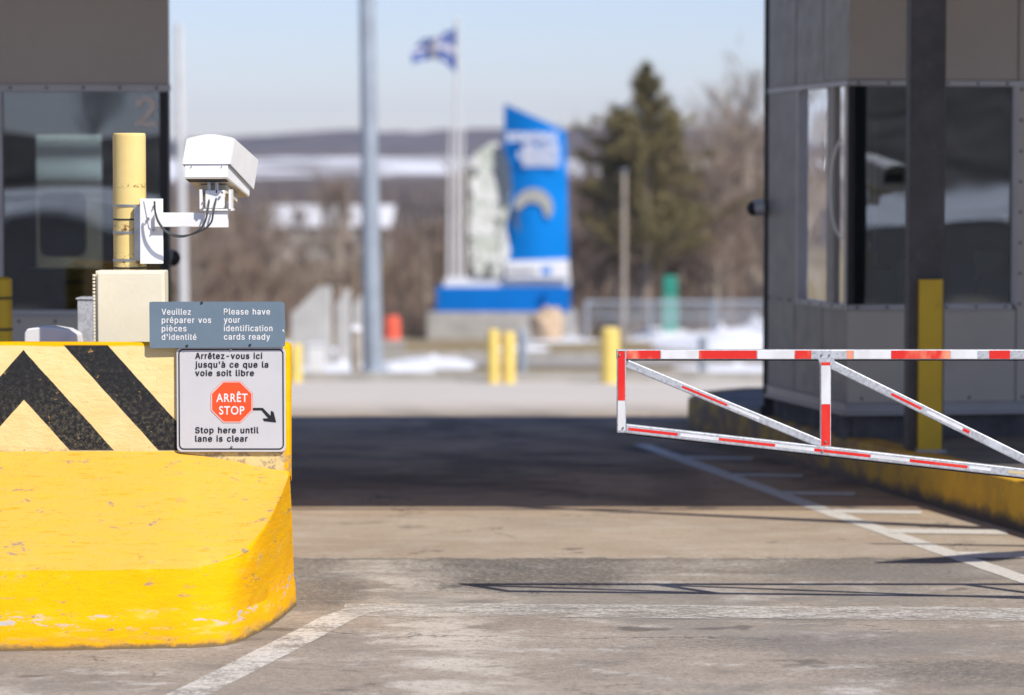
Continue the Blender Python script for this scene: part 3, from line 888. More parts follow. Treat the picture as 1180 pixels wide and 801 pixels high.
YC = 11.30
cam0 = thing('security_camera', 'white boxy security camera pointing down the lane from the yellow post', 'security camera', P(175, 304, YC))
def camparts(root):
    # mounting plate: shallow folded channel
    a, b3 = P(161.5, 304, YC - .06), P(187.5, 229, YC - .06)
    m = MB(); m.box(a.x, b3.x, YC - .060, YC - .045, a.z, b3.z)
    m.box(a.x, a.x + .012, YC - .045, YC + .04, a.z, b3.z)
    m.build('mounting_plate', 'white_cam', root, bevel=.002)
    m = MB(); bk = P(154, 300, YC - .04); bk2 = P(161, 238, YC - .04)
    m.box(bk.x, bk2.x, YC - .02, YC + .03, bk.z, bk2.z); m.build('mounting_rail', 'steel', root, bevel=.001)
    # bolts
    for px, py in ((171, 252), (177, 265), (178, 238)):
        p = P(px, py, YC - .061); m = MB(); m.cyl(p, p + V((0, -.008, 0)), .006, .006, 6); m.cyl(p + V((0, -.008, 0)), p + V((0, -.016, 0)), .003, .003, 8); m.build('bolt', 'steel', root)
    # arm
    a, b3 = P(179, 261.5, YC - .06), P(262, 245, YC - .06)
    m = MB(); m.box(a.x, b3.x, YC - .085, YC - .0625, a.z, b3.z)
    m.build('arm', 'white_cam', root, bevel=.002)
    m = MB(); q = P(179, 263, YC - .07); q2 = P(172, 228, YC)
    m.prism([P(166, 231, YC - .0605), P(181, 231, YC - .0605), P(187, 246, YC - .0605), P(187, 262, YC - .0605), P(180, 268, YC - .0605), P(172, 262, YC - .0605)][::-1], (0, -.004, 0)).build('gusset', 'white_cam', root)
    # end shoe under the neck
    a, b3 = P(236, 262, YC - .09), P(262.5, 244, YC - .09)
    MB().box(a.x, b3.x, YC - .0995, YC - .0475, a.z - .001, b3.z + .002).build('arm_shoe', 'white_cam', root, bevel=.002)
    # swivel bracket (U)
    m = MB()
    a, b3 = P(231, 242, YC - .08), P(269, 240, YC - .08)
    m.box(a.x, b3.x, YC - .11, YC - .03, a.z - .003, a.z + .004)
    for px in (232.5, 266):
        q = P(px, 241, YC - .08)
        m.box(q.x - .005, q.x + .005, YC - .115, YC - .03, q.z, q.z + .072)
    p = P(266, 233, YC - .08)
    m.build('swivel_bracket', 'white_cam', root, bevel=.001)
    for px, py in ((262.5, 233), (234, 240), (256, 222), (234, 234)):
        p = P(px, py, YC - .112); m = MB(); m.cyl(p, p + V((0, -.007, 0)), .0045, .0045, 6); m.build('bolt', 'steel', root)
    a, b3 = P(237, 240, YC - .09), P(259, 219, YC - .09)
    MB().box(a.x, b3.x, YC - .10, YC - .04, a.z, b3.z).build('neck_block', 'white_cam', root, bevel=.003)
    m = MB(); p = P(250, 244, YC - .08); m.cyl(p, p + V((0, 0, .05)), .013, .013, 16); m.build('swivel_pin', 'steel', root, smooth=True)
    # housing: local frame, near end centre, axis a pointing away, right and down
    nc = P(240, 172, YC - .12)
    ax = V((.165, 1.0, -.215)).normalized()
    rt = V((1, -.15, 0)).normalized(); rt = (rt - ax * rt.dot(ax)).normalized()
    up = rt.cross(ax); up = up if up.z > 0 else -up
    s = (YC - .12) / F
    def L(u, w, d): return nc + rt * (u * s) + up * (w * s) + ax * d
    # hood profile (px offsets about 240,172), open bottom shell
    hood = [(-31, -18), (-30, -15), (-26.5, 11), (-20, 14), (0, 17.6), (22, 15), (31.5, 11.5), (27, -18)]
    hood = [(-30.5, -17.5), (-26.5, 12), (-22, 13.8), (-4, 17.6), (8, 17.4), (27, 13.8), (31, 12), (27, -17.5)]
    Lh = .36
    near = [L(u, w, 0) for u, w in hood]; 
    fu = [(u * 1.0, w if w > 0 else w - 6) for u, w in hood]
    mid_ = [L(u, w, Lh * .35) for u, w in [(h[0], h[1] if h[1] > 0 else h[1] ) for h in hood]]
    farr = [L(u, w, Lh) for u, w in fu]
    th = 2.0
    innp = [(u * .95, w - 1.6 if w > 0 else w) for u, w in hood]
    m = MB()
    n = len(hood)
    rr = [near, farr, [L(u, w if w > 0 else w - 6, Lh) for u, w in innp], [L(u, w, .002) for u, w in innp]]
    vs = [p for r in rr for p in r]
    fs = []
    for j in range(4):
        for i in range(n - 1):
            a_, b_ = j, (j + 1) % 4
            fs.append((a_ * n + i, a_ * n + i + 1, b_ * n + i + 1, b_ * n + i))
    fs.append((0, n, 2 * n, 3 * n)); fs.append((n - 1, 4 * n - 1, 3 * n - 1, 2 * n - 1))
    m.add(vs, fs)
    # rear cap of the hood (faces us)
    m.add([L(u * .985, w, -.001) for u, w in hood], [tuple(range(n))])
    m.build('sun_shield', 'white_cam', root, bevel=.0012)
    # body below the hood
    def bx(u0, u1, w0, w1, d0, d1, mb):
        vs = [L(u0, w0, d0), L(u1, w0, d0), L(u1, w0, d1), L(u0, w0, d1), L(u0, w1, d0), L(u1, w1, d0), L(u1, w1, d1), L(u0, w1, d1)]
        mb.add(vs, [(0, 3, 2, 1), (4, 5, 6, 7), (0, 1, 5, 4), (1, 2, 6, 5), (2, 3, 7, 6), (3, 0, 4, 7)])
    m = MB(); bx(-27, 23.5, -33, 6, .004, .34, m)
    m.build('housing', 'white_cam', root, bevel=.0015)
    m = MB(); bx(-26.5, 23.0, -34.5, -33.2, .006, .335, m); m.build('base_plate', 'under_dirty', root, bevel=.001)
    m = MB(); bx(-25, 21, -35.3, -34.6, .008, .05, m); m.build('gasket', 'black', root)
    m = MB(); bx(-24, 20, -15, 4, .3405, .345, m); m.build('lens_window', 'black', root)
    for u, w in ((-19, -20), (17, -20)):
        MB().cyl(L(u, w, .004), L(u, w, -.003), .002, .0018, 8).build('screw', 'steel', root)
    # mounting block under the housing
    m = MB(); bx(-16, 16, -46, -35.4, .09, .26, m); m.build('mounting_block', 'under_dirty', root, bevel=.002)
    # cable glands
    for i, u in enumerate((-1.5, 7)):
        g = MB(); t0 = L(u, -35, .055); 
        g.cyl(t0, t0 + V((0, 0, -.03)), .008, .008, 12); g.build('cable_gland', 'steel', root, smooth=True)
        g = MB(); g.cyl(t0 + V((0, 0, -.03)), t0 + V((0, 0, -.052)), .0075, .006, 12); g.build('cable_boot', 'black', root, smooth=True)
        s0 = t0 + V((0, 0, -.052))
        c1 = [s0]
        tgt = [(239 + i * 7, 245), (235 + i * 8, 258), (226 + i * 6, 267), (209 + i * 2, 273), (193, 268.5), (183, 257), (179, 245), (178, 233)]
        for px, py in tgt: c1.append(P(px, py - i * 1.2, YC - .125 + .002 * i))
        pts = cr(c1, [5] * (len(c1) - 1))
        c = MB(); c.tube(pts, .0034, 8); c.build('cable', 'cable', root, smooth=True)
camparts(cam0)

# enclosure
YE = 11.16
en = thing('junction_box', 'cream electrical box with side hinge fixed to the yellow post above the chevron barrier', 'electrical box', P(149, 394, YE))
a, b3 = P(110.5, 396, YE), P(189.5, 312, YE)
MB().box(a.x, b3.x, YE, YE + .125, a.z, b3.z).build('enclosure', 'cream', en, bevel=.004)
MB().box(a.x + .010, b3.x - .004, YE - .022, YE - .001, a.z + .003, b3.z - .006).build('door', 'cream', en, bevel=.004)
h = MB(); k = 0
z = a.z + .01
while z < b3.z - .02:
    h.cyl((a.x - .005, YE - .004, z), (a.x - .005, YE - .004, z + .008), .006, n=10); z += .0125
h.build('hinge', 'cream', en)
q = P(190.5, 352, YE)
MB().box(q.x - .003, q.x + .008, YE - .02, YE + .0, q.z - .011, q.z + .013).build('latch', 'cream', en, bevel=.002)

# second camera post by the next lane, seen as reflection in the booth glass
post_b = copy_tree(post); post_b.location = post.location + V((5.40, 0, 0))
post_b['label'] = 'yellow post carrying the camera mirrored in the glass of the right booth'
cam_b = copy_tree(cam0); cam_b.location = cam0.location + V((5.40, 0, 0))
cam_b['label'] = 'security camera mirrored in the glass of the right booth'
for o in (post, post_b): o['group'] = 'camera posts beside the lanes'
for o in (cam0, cam_b): o['group'] = 'security cameras on posts'

# small white cover and steel stub behind the wall
Yw = 11.75
wc = MB()
pts = [P(28, 400, Yw), P(28, 384, Yw), P(31, 379, Yw), P(46, 377, Yw), P(60, 377.3, Yw), P(77, 380, Yw), P(88, 386, Yw), P(90, 400, Yw)]
wc.prism(pts[::-1], (0, .16, 0))
fin = [P(74, 400, Yw - .01), P(82, 384, Yw - .01), P(86, 387, Yw - .01), P(90, 400, Yw - .01)]
wcr = thing('plastic_cover', 'low white plastic cover peeking over the wall left of the cream box', 'cover', P(58, 400, Yw))
wc.build('shell', 'white_plastic', wcr, bevel=.006)
MB().prism(fin[::-1], (0, .008, 0)).build('fin', 'white_plastic', wcr)
MB().box(wcr.location.x - .05, wcr.location.x + .05, Yw + .03, Yw + .12, KH - .01, P(60, 400, Yw).z + .002).build('pedestal', 'steel', wcr)
Yb = 12.3
a, b3 = P(89.5, 400, Yb), P(108, 345.5, Yb)
st = thing('steel_cabinet', 'narrow grey steel cabinet standing behind the wall beside the cream box', 'cabinet', ((a.x + b3.x) / 2, Yb, KH))
MB().box(a.x, b3.x + .03, Yb, Yb + .15, KH - .006, b3.z).build('cabinet_body', 'galv', st, bevel=.003)
MB().box(a.x - .006, b3.x + .036, Yb - .006, Yb + .156, b3.z + .001, b3.z + .008).build('cabinet_lid', 'galv', st, bevel=.002)

# ================================================================== GATE ARM
YGt = 11.3
gate = thing('barrier_gate', 'galvanised truss gate arm with red and white reflective tape reaching across the lane', 'gate', (3.72, YGt, KH))
T = .034
def bar(pa, pb_, wpx, name, parent, ext=T):
    a, b = P(*pa, YGt), P(*pb_, YGt)
    d = (b - a).normalized(); up = V((0, -1, 0)).cross(d).normalized()
    h = wpx / F * YGt / 2
    pts = [a + up * h, b + up * h, b - up * h, a - up * h]
    return MB().prism(pts, (0, ext, 0)).build(name, 'galv', parent, bevel=.004)
bar((710.5, 408.7), (1640, 408.7), 11.4, 'top_rail', gate)
bar((716.2, 403.2), (716.2, 499), 10.6, 'upright', gate, T * .98)
bar((951.5, 414), (951.5, 516), 12.4, 'upright', gate, T * .98)
bar((1330, 414), (1330, 565), 12.4, 'upright', gate, T * .98)
bar((721, 494), (1640, 597), 10.6, 'bottom_rail', gate, T * .97)
bar((722, 419), (947, 512), 9.6, 'diagonal_brace', gate, T * .7)
bar((956, 419), (1330, 606 - 3), 10.4, 'diagonal_brace', gate, T * .7)
# thin dark strip on the lower side
for pa, pb_, nm in (((711, 415.2), (1640, 415.2), 'edge_strip'), ((721, 500.3), (1640, 603.2), 'edge_strip')):
    a, b = P(*pa, YGt + .006), P(*pb_, YGt + .006)
    MB().prism([a + V((0, 0, .003)), b + V((0, 0, .003)), b - V((0, 0, .0016)), a - V((0, 0, .0016))], (0, .02, 0)).build(nm, 'black', gate)
TM = {'red': ('red_tape', 'tape_red'), 'red2': ('red_tape', 'tape_red_solid'), 'wht': ('white_tape', 'tape_white'), 'crm': ('cream_tape', 'tape_cream')}
def tape(kind, pa, pb_, wpx):
    mb = MB()
    a, b = P(*pa, YGt - .0006), P(*pb_, YGt - .0006)
    d = (b - a).normalized(); up = V((0, -1, 0)).cross(d).normalized()
    h = wpx / F * YGt / 2
    mb.prism([a + up * h, b + up * h, b - up * h, a - up * h], (0, .0012, 0)).build(*TM[kind], gate)
red, red2, wht, crm = 'red', 'red2', 'wht', 'crm'
for x0, x1 in ((722, 761), (805.5, 872), (916, 935), (976, 983), (1027, 1095), (1140, 1164), (1250, 1310), (1380, 1440)): tape(red, (x0, 408.7), (x1, 408.7), 9.6)
for x0, x1 in ((762, 805), (873, 915), (984, 1026.5), (1096, 1126), (1190, 1249), (1320, 1379)): tape(wht, (x0, 408.7), (x1, 408.7), 9.6)
tape(red2, (716.2, 405), (716.2, 461.5), 8.2); tape(wht, (716.2, 462), (716.2, 496), 8.2)
tape(red2, (951.6, 466), (951.6, 513.5), 10.2); tape(wht, (951.6, 421.5), (951.6, 465.5), 10.2); tape(red2, (951.6, 417.5), (951.6, 421), 10.2)
def low(x): return 494 + (x - 721) * 103 / 919.
for x0, x1 in ((724, 781), (828.5, 893), (938.5, 1003), (1048.5, 1115)): tape(red2, (x0, low(x0)), (x1, low(x1)), 3.2)
for x0, x1 in ((784, 828), (893.5, 938), (1003.5, 1048), (1117, 1142)): tape(wht, (x0, low(x0)), (x1, low(x1)), 3.6)
tape(crm, (1162, low(1162)), (1210, low(1210)), 3.6)
def d1(x): return 419 + (x - 722) * 93 / 225.
def d2(x): return 419 + (x - 956) * 184 / 374.
tape(red2, (786, d1(786)), (838, d1(838)), 2.6); tape(wht, (840, d1(840)), (875, d1(875)), 3.2)
tape(red2, (1027, d2(1027)), (1062, d2(1062)), 2.8); tape(wht, (1068, d2(1068)), (1109, d2(1109)), 3.6); tape(red2, (1110, d2(1110)), (1117, d2(1117)), 3.4)
for px, py_ in ((714, 409), (718, 493), (947, 409), (956, 409), (951.5, 509), (948, 520)):
    p = P(px, py_, YGt - .001); MB().cyl(p, p + V((0, -.004, 0)), .0045, .004, 6).build('bolt', 'steel', gate)
# weld plates
wp = MB()
for pts in ([(943, 414), (961, 414), (968, 427), (958, 423), (958, 418), (945, 418), (945, 421)],):
    wp.prism([P(x, y, YGt - .0004) for x, y in pts], (0, .004, 0))
wp.build('weld_plate', 'galv', gate)
cab = thing('gate_cabinet', 'yellow cabinet at the hinge of the gate arm', 'cabinet', (3.95, 11.32, KH))
MB().box(3.78, 4.13, 11.14, 11.50, KH - .006, 1.12).build('cabinet_body', 'yellow_far', cab, bevel=.01)
MB().box(3.76, 4.15, 11.12, 11.52, 1.121, 1.17).build('cabinet_lid', 'white_cam', cab, bevel=.01)

# ================================================================== BOOTHS
def frame_vec(A, B):
    A, B = V((A[0], A[1], 0)), V((B[0], B[1], 0))
    d = (B - A).normalized(); nrm = V((d.y, -d.x, 0))   # outward for counter-clockwise order seen from outside left->right
    return A, d, nrm, (B - A).length
def wbox(mb, W, s0, s1, z0, z1, d0, d1):
    A, d, nrm, L = W
    c = []
    for z in (z0, z1):
        for s, o in ((s0, d0), (s1, d0), (s1, d1), (s0, d1)):
            c.append(A + d * s + nrm * o + V((0, 0, z)))
    mb.add(c, [(0, 1, 2, 3)[::-1], (4, 5, 6, 7), (0, 1, 5, 4), (1, 2, 6, 5), (2, 3, 7, 6), (3, 0, 4, 7)])
RIV = []
def rivets(mb, W, s0, s1, z, step, d, vertical=False, r=.009):
    mb = MB(); RIV.append(mb)
    A, dd, nrm, L = W
    s = s0
    while s <= s1:
        p = (A + dd * z + nrm * d + V((0, 0, s))) if vertical else (A + dd * s + nrm * d + V((0, 0, z)))
        mb.cyl(p - nrm * .001, p + nrm * .004, r, r * .6, 8)
        s += step

def PZ(py, Y): return P(590, py, Y).z
def PX(px, Y): return P(px, 400, Y).x
YB = 16.25
ISL = KH - .01
# --- right booth
rb = thing('customs_booth', 'grey panelled inspection booth on the right island with a wide dark window', 'booth', (2.8, 16.9, KH))
FA = (PX(976.5, YB), YB); FB = (4.2, YB + .16 * (4.2 - FA[0]))
Wf = frame_vec(FA, FB)                     # front face (outward = -Y)
BK = 17.72
Ws = frame_vec((FA[0] - .2057 * (BK - YB), BK), FA)   # lane-side face
assert Wf[2].y < 0 and Ws[2].x < 0
zb, zfl, zs, zt, ztop = PZ(479, YB), PZ(464, YB), PZ(351.5, YB), PZ(98.5, YB), 3.35
def s_of(px):
    A, d, nrm, L = Wf
    lo, hi = 0.0, L
    for _ in range(40):
        m_ = (lo + hi) / 2; q = A + d * m_
        if 590 + F * q.x / (q.y * cp) < px: lo = m_
        else: hi = m_
    return lo
plin = MB(); wbox(plin, Wf, -.012, Wf[3], ISL, zb - .002, -.2, -.03); wbox(plin, Ws, 0, Ws[3] - .012, ISL, zb - .002, -.2, -.035)
plin.build('plinth', 'plinth', rb)
# front wall
w = MB()
g0, g1 = s_of(984.5), s_of(1167)
wbox(w, Wf, 0, s_of(1171.5), zfl, zs - .03, -.08, 0)             # below sill
wbox(w, Wf, s_of(1173), Wf[3], zfl, zt + .03, -.08, 0)
wbox(w, Wf, 0, g0 - .035, zs - .03, zt + .03, -.08, -.012)        # corner post
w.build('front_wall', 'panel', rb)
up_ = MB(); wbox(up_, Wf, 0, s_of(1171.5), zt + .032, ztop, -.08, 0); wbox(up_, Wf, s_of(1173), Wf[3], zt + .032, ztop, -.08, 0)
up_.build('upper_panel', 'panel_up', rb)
tr = MB()
wbox(tr, Wf, 0, Wf[3], zt, zt + .028, -.02, .012)
wbox(tr, Wf, g0 - .03, g1 + .0, zs - .028, zs, -.02, .012)
wbox(tr, Wf, g1, g1 + .012, zs - .0, zt, -.03, .010)
wbox(tr, Wf, g1 + .014, g1 + .03, zs - .02, zt, -.03, .012)
rivets(tr, Wf, .05, Wf[3], zt + .014, .165, .012)
rivets(tr, Wf, .05, g1, zs - .014, .165, .012)
rivets(tr, Wf, zs, zt, g1 + .045, .165, .0, True)
tr.build('window_frame', 'trim', rb)
fl = MB(); wbox(fl, Wf, -.004, Wf[3], zb, zb + .014, -.05, .02); wbox(fl, Wf, -.004, Wf[3], zb + .016, zfl - .012, -.05, .006); wbox(fl, Wf, -.004, Wf[3], zfl - .011, zfl - .002, -.05, .014)
wbox(fl, Ws, 0, Ws[3] + .004, zb, zb + .014, -.05, .02); wbox(fl, Ws, 0, Ws[3], zb + .016, zfl - .012, -.05, .006); wbox(fl, Ws, 0, Ws[3], zfl - .011, zfl - .002, -.05, .014)
rivets(fl, Wf, .08, Wf[3], zfl + .02, .3, .0)
fl.build('flashing', 'trim', rb)
MB_ = MB(); wbox(MB_, Wf, g0 - .034, g0, zs, zt, -.05, .002); MB_.build('window_jamb', 'black', rb)
gl = MB(); wbox(gl, Wf, g0, g1, zs, zt, -.028, -.020); gl.build('window_glass', 'glass', rb)
# side wall with two panes
Ls = Ws[3]
def ss(px):
    # param along side face for pixel px
    A, d, nrm, L = Ws
    lo, hi = 0.0, L
    for _ in range(40):
        m_ = (lo + hi) / 2; q = A + d * m_
        if 590 + F * q.x / (q.y * cp) < px: lo = m_
        else: hi = m_
    return lo
s1, s2, s3, s4 = ss(921), ss(951.5), ss(960.5), ss(975.5)
w = MB()
wbox(w, Ws, 0, ss(916.2), zfl, zs - .03, -.08, 0); wbox(w, Ws, ss(917.0), ss(948), zfl, zs - .03, -.08, 0); wbox(w, Ws, ss(948.8), Ls, zfl, zs - .03, -.08, 0)
wbox(w, Ws, 0, s1 - .03, zs - .03, zt, -.08, 0)
wbox(w, Ws, s2 + .006, s3 - .006, zs, zt, -.08, -.004)
wbox(w, Ws, 0, ss(916.2), zt + .032, ztop, -.08, 0); wbox(w, Ws, ss(917.0), ss(948), zt + .032, ztop, -.08, 0); wbox(w, Ws, ss(948.8), Ls, zt + .032, ztop, -.08, 0)
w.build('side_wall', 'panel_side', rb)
tr = MB(); wbox(tr, Ws, 0, Ls, zt, zt + .028, -.02, .008); wbox(tr, Ws, s1 - .03, Ls, zs - .028, zs, -.02, .008)
wbox(tr, Ws, s1 - .028, s1, zs, zt, -.03, .008); wbox(tr, Ws, s4, s4 + .012, zs, zt, -.03, .004)
rivets(tr, Ws, .05, Ls, zs - .014, .2, .008)
tr.build('side_window_frame', 'trim', rb)
for q_ in RIV: q_.build('rivets', 'dark_col', rb)
RIV.clear()
g = MB(); wbox(g, Ws, s1, s2, zs, zt, -.03, -.022); wbox(g, Ws, s3, s4, zs, zt, -.03, -.022); g.build('side_window_glass', 'glass_side', rb)
# curved grab handle on the side pane
A, d, nrm, L = Ws
hp = []
for k in range(13):
    t = k / 12.0
    q = A + d * (s4 - .03 - .25 * math.sin(math.pi * t) ** .7 * .35) + nrm * (.02 + .035 * math.sin(math.pi * t) ** .5)
    q.z = PZ(275, YB) + (PZ(160, YB) - PZ(275, YB)) * t
    hp.append(q)
MB().tube(hp, .0075, 8).build('grab_handle', 'white_cam', rb, smooth=True)
rest = MB(); rest.box(4.12, 4.19, YB + .47, BK, ISL, ztop); 
rest.box(1.62, 2.0, BK - .06, BK, ISL, ztop); rest.box(2.0, 4.12, BK - .06, BK, ISL, ztop)
rest.build('rear_wall', 'interior', rb)
MB().box(1.75, 4.11, YB + .47, BK - .07, .62, .66).build('floor', 'interior', rb)
rf = MB(); rf.prism([V((FA[0] - .03, YB - .04, ztop + .002)), V((4.24, YB - .04, ztop + .002)), V((4.24, BK + .04, ztop + .002)), V((FA[0] - .2057 * (BK - YB) - .04, BK + .04, ztop + .002))], (0, 0, .08)).build('roof', 'panel', rb)

# --- column at the lane corner with the dome camera
cx = PX(888, 17.80)
pc = thing('corner_column', 'slim black column at the far corner of the right booth', 'column', (cx, 17.82, KH))
MB().box(PX(880.3, 17.80), PX(896, 17.80), 17.80, 17.88, ISL, 3.78).build('column_shaft', 'dark_col', pc, bevel=.004)
MB().box(PX(876, 17.8), PX(900, 17.8), 17.76, 17.92, ISL - .001, KH + .06).build('base_plate', 'dark_col', pc, bevel=.004)
def dome_camera(c, side, label):
    t = thing('dome_camera', label, 'security camera', c, 'small dome cameras on booth corners')
    s = MB(); s.cyl(c, c + V((side * .055, 0, -.006)), .05, .046, 18); s.build('mount', 'galv', t, smooth=True)
    s = MB(); s.dome(c + V((side * .055, 0, -.006)), .045, (side * .8, -.3, -.35), .55); s.build('dome', 'black', t, smooth=True)
dome_camera(P(880, 239, 17.78), -1, 'small grey dome camera on the black column of the right booth')
# --- left booth
lb = thing('customs_booth', 'grey panelled booth on the left island, numbered 2 on its window', 'booth', (-2.9, 16.9, KH))
rb['group'] = lb['group'] = 'booths either side of the lane'
LB = (PX(195.5, YB), YB); LA = (-4.6, YB)
Wl = frame_vec(LA, LB); LL = Wl[3]
def sl(px): return PX(px, YB) - LA[0]
zs2, zt2 = PZ(357.5, YB), PZ(106, YB)
w = MB()
wbox(w, Wl, 0, LL, zfl, zs2 - .03, -.08, 0); wbox(w, Wl, 0, sl(-8), zs2 - .03, zt2 + .03, -.08, 0)
w.build('front_wall', 'panel', lb)
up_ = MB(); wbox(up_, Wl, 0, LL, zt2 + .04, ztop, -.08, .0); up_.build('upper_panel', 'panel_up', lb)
tr = MB()
wbox(tr, Wl, 0, LL + .012, zt2 + .002, zt2 + .038, -.03, .014)
wbox(tr, Wl, sl(-2), LL - .05, zs2 - .028, zs2, -.02, .012)
wbox(tr, Wl, sl(-7), sl(4.5), zs2, zt2, -.03, .012)
rivets(tr, Wl, sl(18) - .165 * 6, LL, zt2 + .022, .195, .014)
rivets(tr, Wl, sl(22), LL - .05, zs2 - .06, .195, .0)
rivets(tr, Wl, zs2, zt2, sl(-.5), .165, .012, True)
tr.build('window_frame', 'trim', lb)
for q_ in RIV: q_.build('rivets', 'dark_col', lb)
jb = MB(); wbox(jb, Wl, sl(185.5), LL - .002, zfl, zt2, -.10, .003); jb.build('corner_post', 'black', lb)
gl = MB(); wbox(gl, Wl, sl(4.5), sl(185.5), zs2, zt2, -.028, -.020); gl.build('window_glass', 'glass', lb)
text_part('2', 156, 181, 144.5, 31.5, YB + .012, 'decal', lb, .03, name='number_decal')
pl = MB(); wbox(pl, Wl, 0, LL - .02, ISL, zb - .002, -.2, -.03); pl.build('plinth', 'plinth', lb)
fl = MB(); wbox(fl, Wl, 0, LL, zb, zfl - .002, -.05, .01); fl.build('flashing', 'trim', lb)
# rear wall with a far window that shows daylight
a, b3 = P(42, 310, BK - .03), P(118, 155, BK - .03)
bw = MB()
LX0, LX1 = -4.6, LB[0] - .30
bw.box(LX0, a.x, BK - .06, BK, ISL, ztop); bw.box(b3.x, LX1, BK - .06, BK, ISL, ztop)
bw.box(a.x, b3.x, BK - .06, BK, ISL, a.z); bw.box(a.x, b3.x, BK - .06, BK, b3.z, ztop)
bw.build('rear_wall', 'interior', lb)
MB().box(a.x, b3.x, BK - .04, BK - .03, a.z, b3.z).build('rear_glass', 'glass_clear', lb)
sd = MB(); sd.prism([V((LB[0] - .004, YB + .1, ISL)), V((LX1, BK, ISL)), V((LX1 - .06, BK, ISL)), V((LB[0] - .064, YB + .1, ISL))], (0, 0, ztop - ISL)); sd.build('side_wall', 'interior', lb)
MB().box(-4.6, -4.54, YB + .081, BK - .061, ISL, ztop).build('outer_wall', 'panel', lb)
MB().box(-4.53, LX1 - .02, YB + .09, BK - .07, .55, .60).build('floor', 'interior', lb)
MB().prism([V((-4.64, YB - .04, ztop + .002)), V((LB[0] + .02, YB - .04, ztop + .002)), V((LX1 + .03, BK + .04, ztop + .002)), V((-4.64, BK + .04, ztop + .002))], (0, 0, .08)).build('roof', 'panel', lb)
dome_camera(P(183, 296, YB + .15) + V((.02, 0, 0)), 1, 'small black dome camera on the edge of the left booth')

# interiors
def chair(c, label, mat='interior'):
    t = thing('office_chair', label, 'chair', c)
    x, y, z = c
    MB().prism(rrect(x - .13, x + .13, z + .58, z + .95, .06, y), (0, .06, 0)).build('backrest', mat, t, bevel=.01)
    MB().box(x - .2, x + .2, y - .35, y - .02, z + .45, z + .52).build('seat', mat, t, bevel=.02)
    MB().cyl((x, y - .18, z), (x, y - .18, z + .45), .025).build('stem', mat, t)
p = P(66, 330, 16.9)
chair((p.x, 17.1, .60), 'dark office chair inside the left booth, seen through the glass')
t = thing('desk', 'dark desk behind the window of the left booth', 'desk', (-2.9, 16.7, .6))
MB().box(-3.4, -2.15, 16.5, 16.85, PZ(348, 16.5), PZ(345, 16.5)).build('desk_top', 'interior', t)
MB().box(-3.35, -3.3, 16.52, 16.83, .60, PZ(348.2, 16.5)).build('leg', 'interior', t); MB().box(-2.25, -2.2, 16.52, 16.83, .60, PZ(348.2, 16.5)).build('leg', 'interior', t)
def monitor(x0, x1, y0, y1, Y, label, mat='interior_blue', face='interior_pale'):
    a, b = P(x0, y1, Y), P(x1, y0, Y)
    t = thing('monitor', label, 'monitor', ((a.x + b.x) / 2, Y, a.z))
    MB().box(a.x, b.x, Y, Y + .04, a.z, b.z).build('screen_shell', mat, t, bevel=.006)
    MB().box(a.x + .015, b.x - .015, Y - .003, Y - .001, a.z + .015, b.z - .015).build('rear_panel', mat, t)
    MB().box((a.x + b.x) / 2 - .03, (a.x + b.x) / 2 + .03, Y + .01, Y + .03, a.z - .12, a.z - .001).build('stand', mat, t)
monitor(92, 128, 322, 341, 16.6, 'dark monitor at the right end of the left booth window', 'interior')
monitor(22, 48, 316, 340, 16.6, 'dark monitor at the left end of the left booth window', 'interior')
monitor(1094, 1124, 306, 342, 16.6, 'blue grey monitor behind the right booth window, left one')
monitor(1128, 1163, 318, 344, 16.6, 'low blue grey monitor in the right corner of the right booth window')
a, b = P(1122, 322, 16.9), P(1158, 290, 16.9)
tag(MB().box(a.x, b.x, 16.9, 16.91, a.z, b.z).build('notice_board', 'interior_pale', bevel=.003), 'beige notice board inside the right booth window', 'notice board')
a, b = P(1010, 349, 17.1), P(1034, 300, 17.1)
lk = thing('locker', 'olive locker inside the right booth left of the steel column', 'locker', (a.x, 17.1, .66))
MB().box(a.x, b.x, 17.1, 17.4, .66, b.z - .06).build('locker_body', 'interior_green', lk, bevel=.004)
MB().box(b.x + .004, b.x + .09, 17.1, 17.4, .66, b.z).build('locker_door', 'interior_pale', lk, bevel=.004)
a = P(1007.5, 345, 16.7); b = P(1007.5, 140, 16.7)
rd = thing('window_rod', 'thin pale rod with yellow grip behind the right booth glass', 'rod', (a.x, 16.7, a.z))
MB().cyl((a.x, 16.7, P(0, 350, 16.7).z), (a.x, 16.7, b.z), .0045, n=8).build('rod', 'interior_pale', rd)
MB().cyl((a.x, 16.7, P(0, 306, 16.7).z), (a.x, 16.7, P(0, 290, 16.7).z), .009, n=8).build('grip', 'yellow_far', rd)

# ================================================================== CANOPY
ZC = 3.8
CY0, CY1 = 14.93 - .75 * ZC, 20.72 - .75 * (ZC + .35)
can = thing('toll_canopy', 'flat canopy roof over the lanes carried by a grey galvanised steel column', 'canopy', (2.1, 15.5, KH))
MB().box(-13, 14, CY0, CY1, ZC, ZC + .004).build('soffit', 'canopy', can)
MB().box(-13.02, 14.02, CY0 - .01, CY1 + .01, ZC + .006, ZC + .35).build('roof_deck', 'panel', can)
def column(px0, px1, Y, name='column'):
    MB().box(px0, px1, Y, Y + .18, ISL + .004, ZC - .002).build(name, 'galv_dark', can, bevel=.012, seg=3)
column(PX(1047, 15.46), PX(1088, 15.46), 15.46)
column(5.75, 5.93, 15.3); column(-5.4, -5.22, 15.3); column(-5.4, -5.22, 12.4); column(6.6, 6.78, 12.4)
cd = MB(); cd.tube([(-13, CY0 - .135, ZC + .03), (14, CY0 - .135, ZC + .03)], .022); cd.build('shadow_pipe', 'galv', can)  # unseen pipe added to cast the thin shadow line on the road
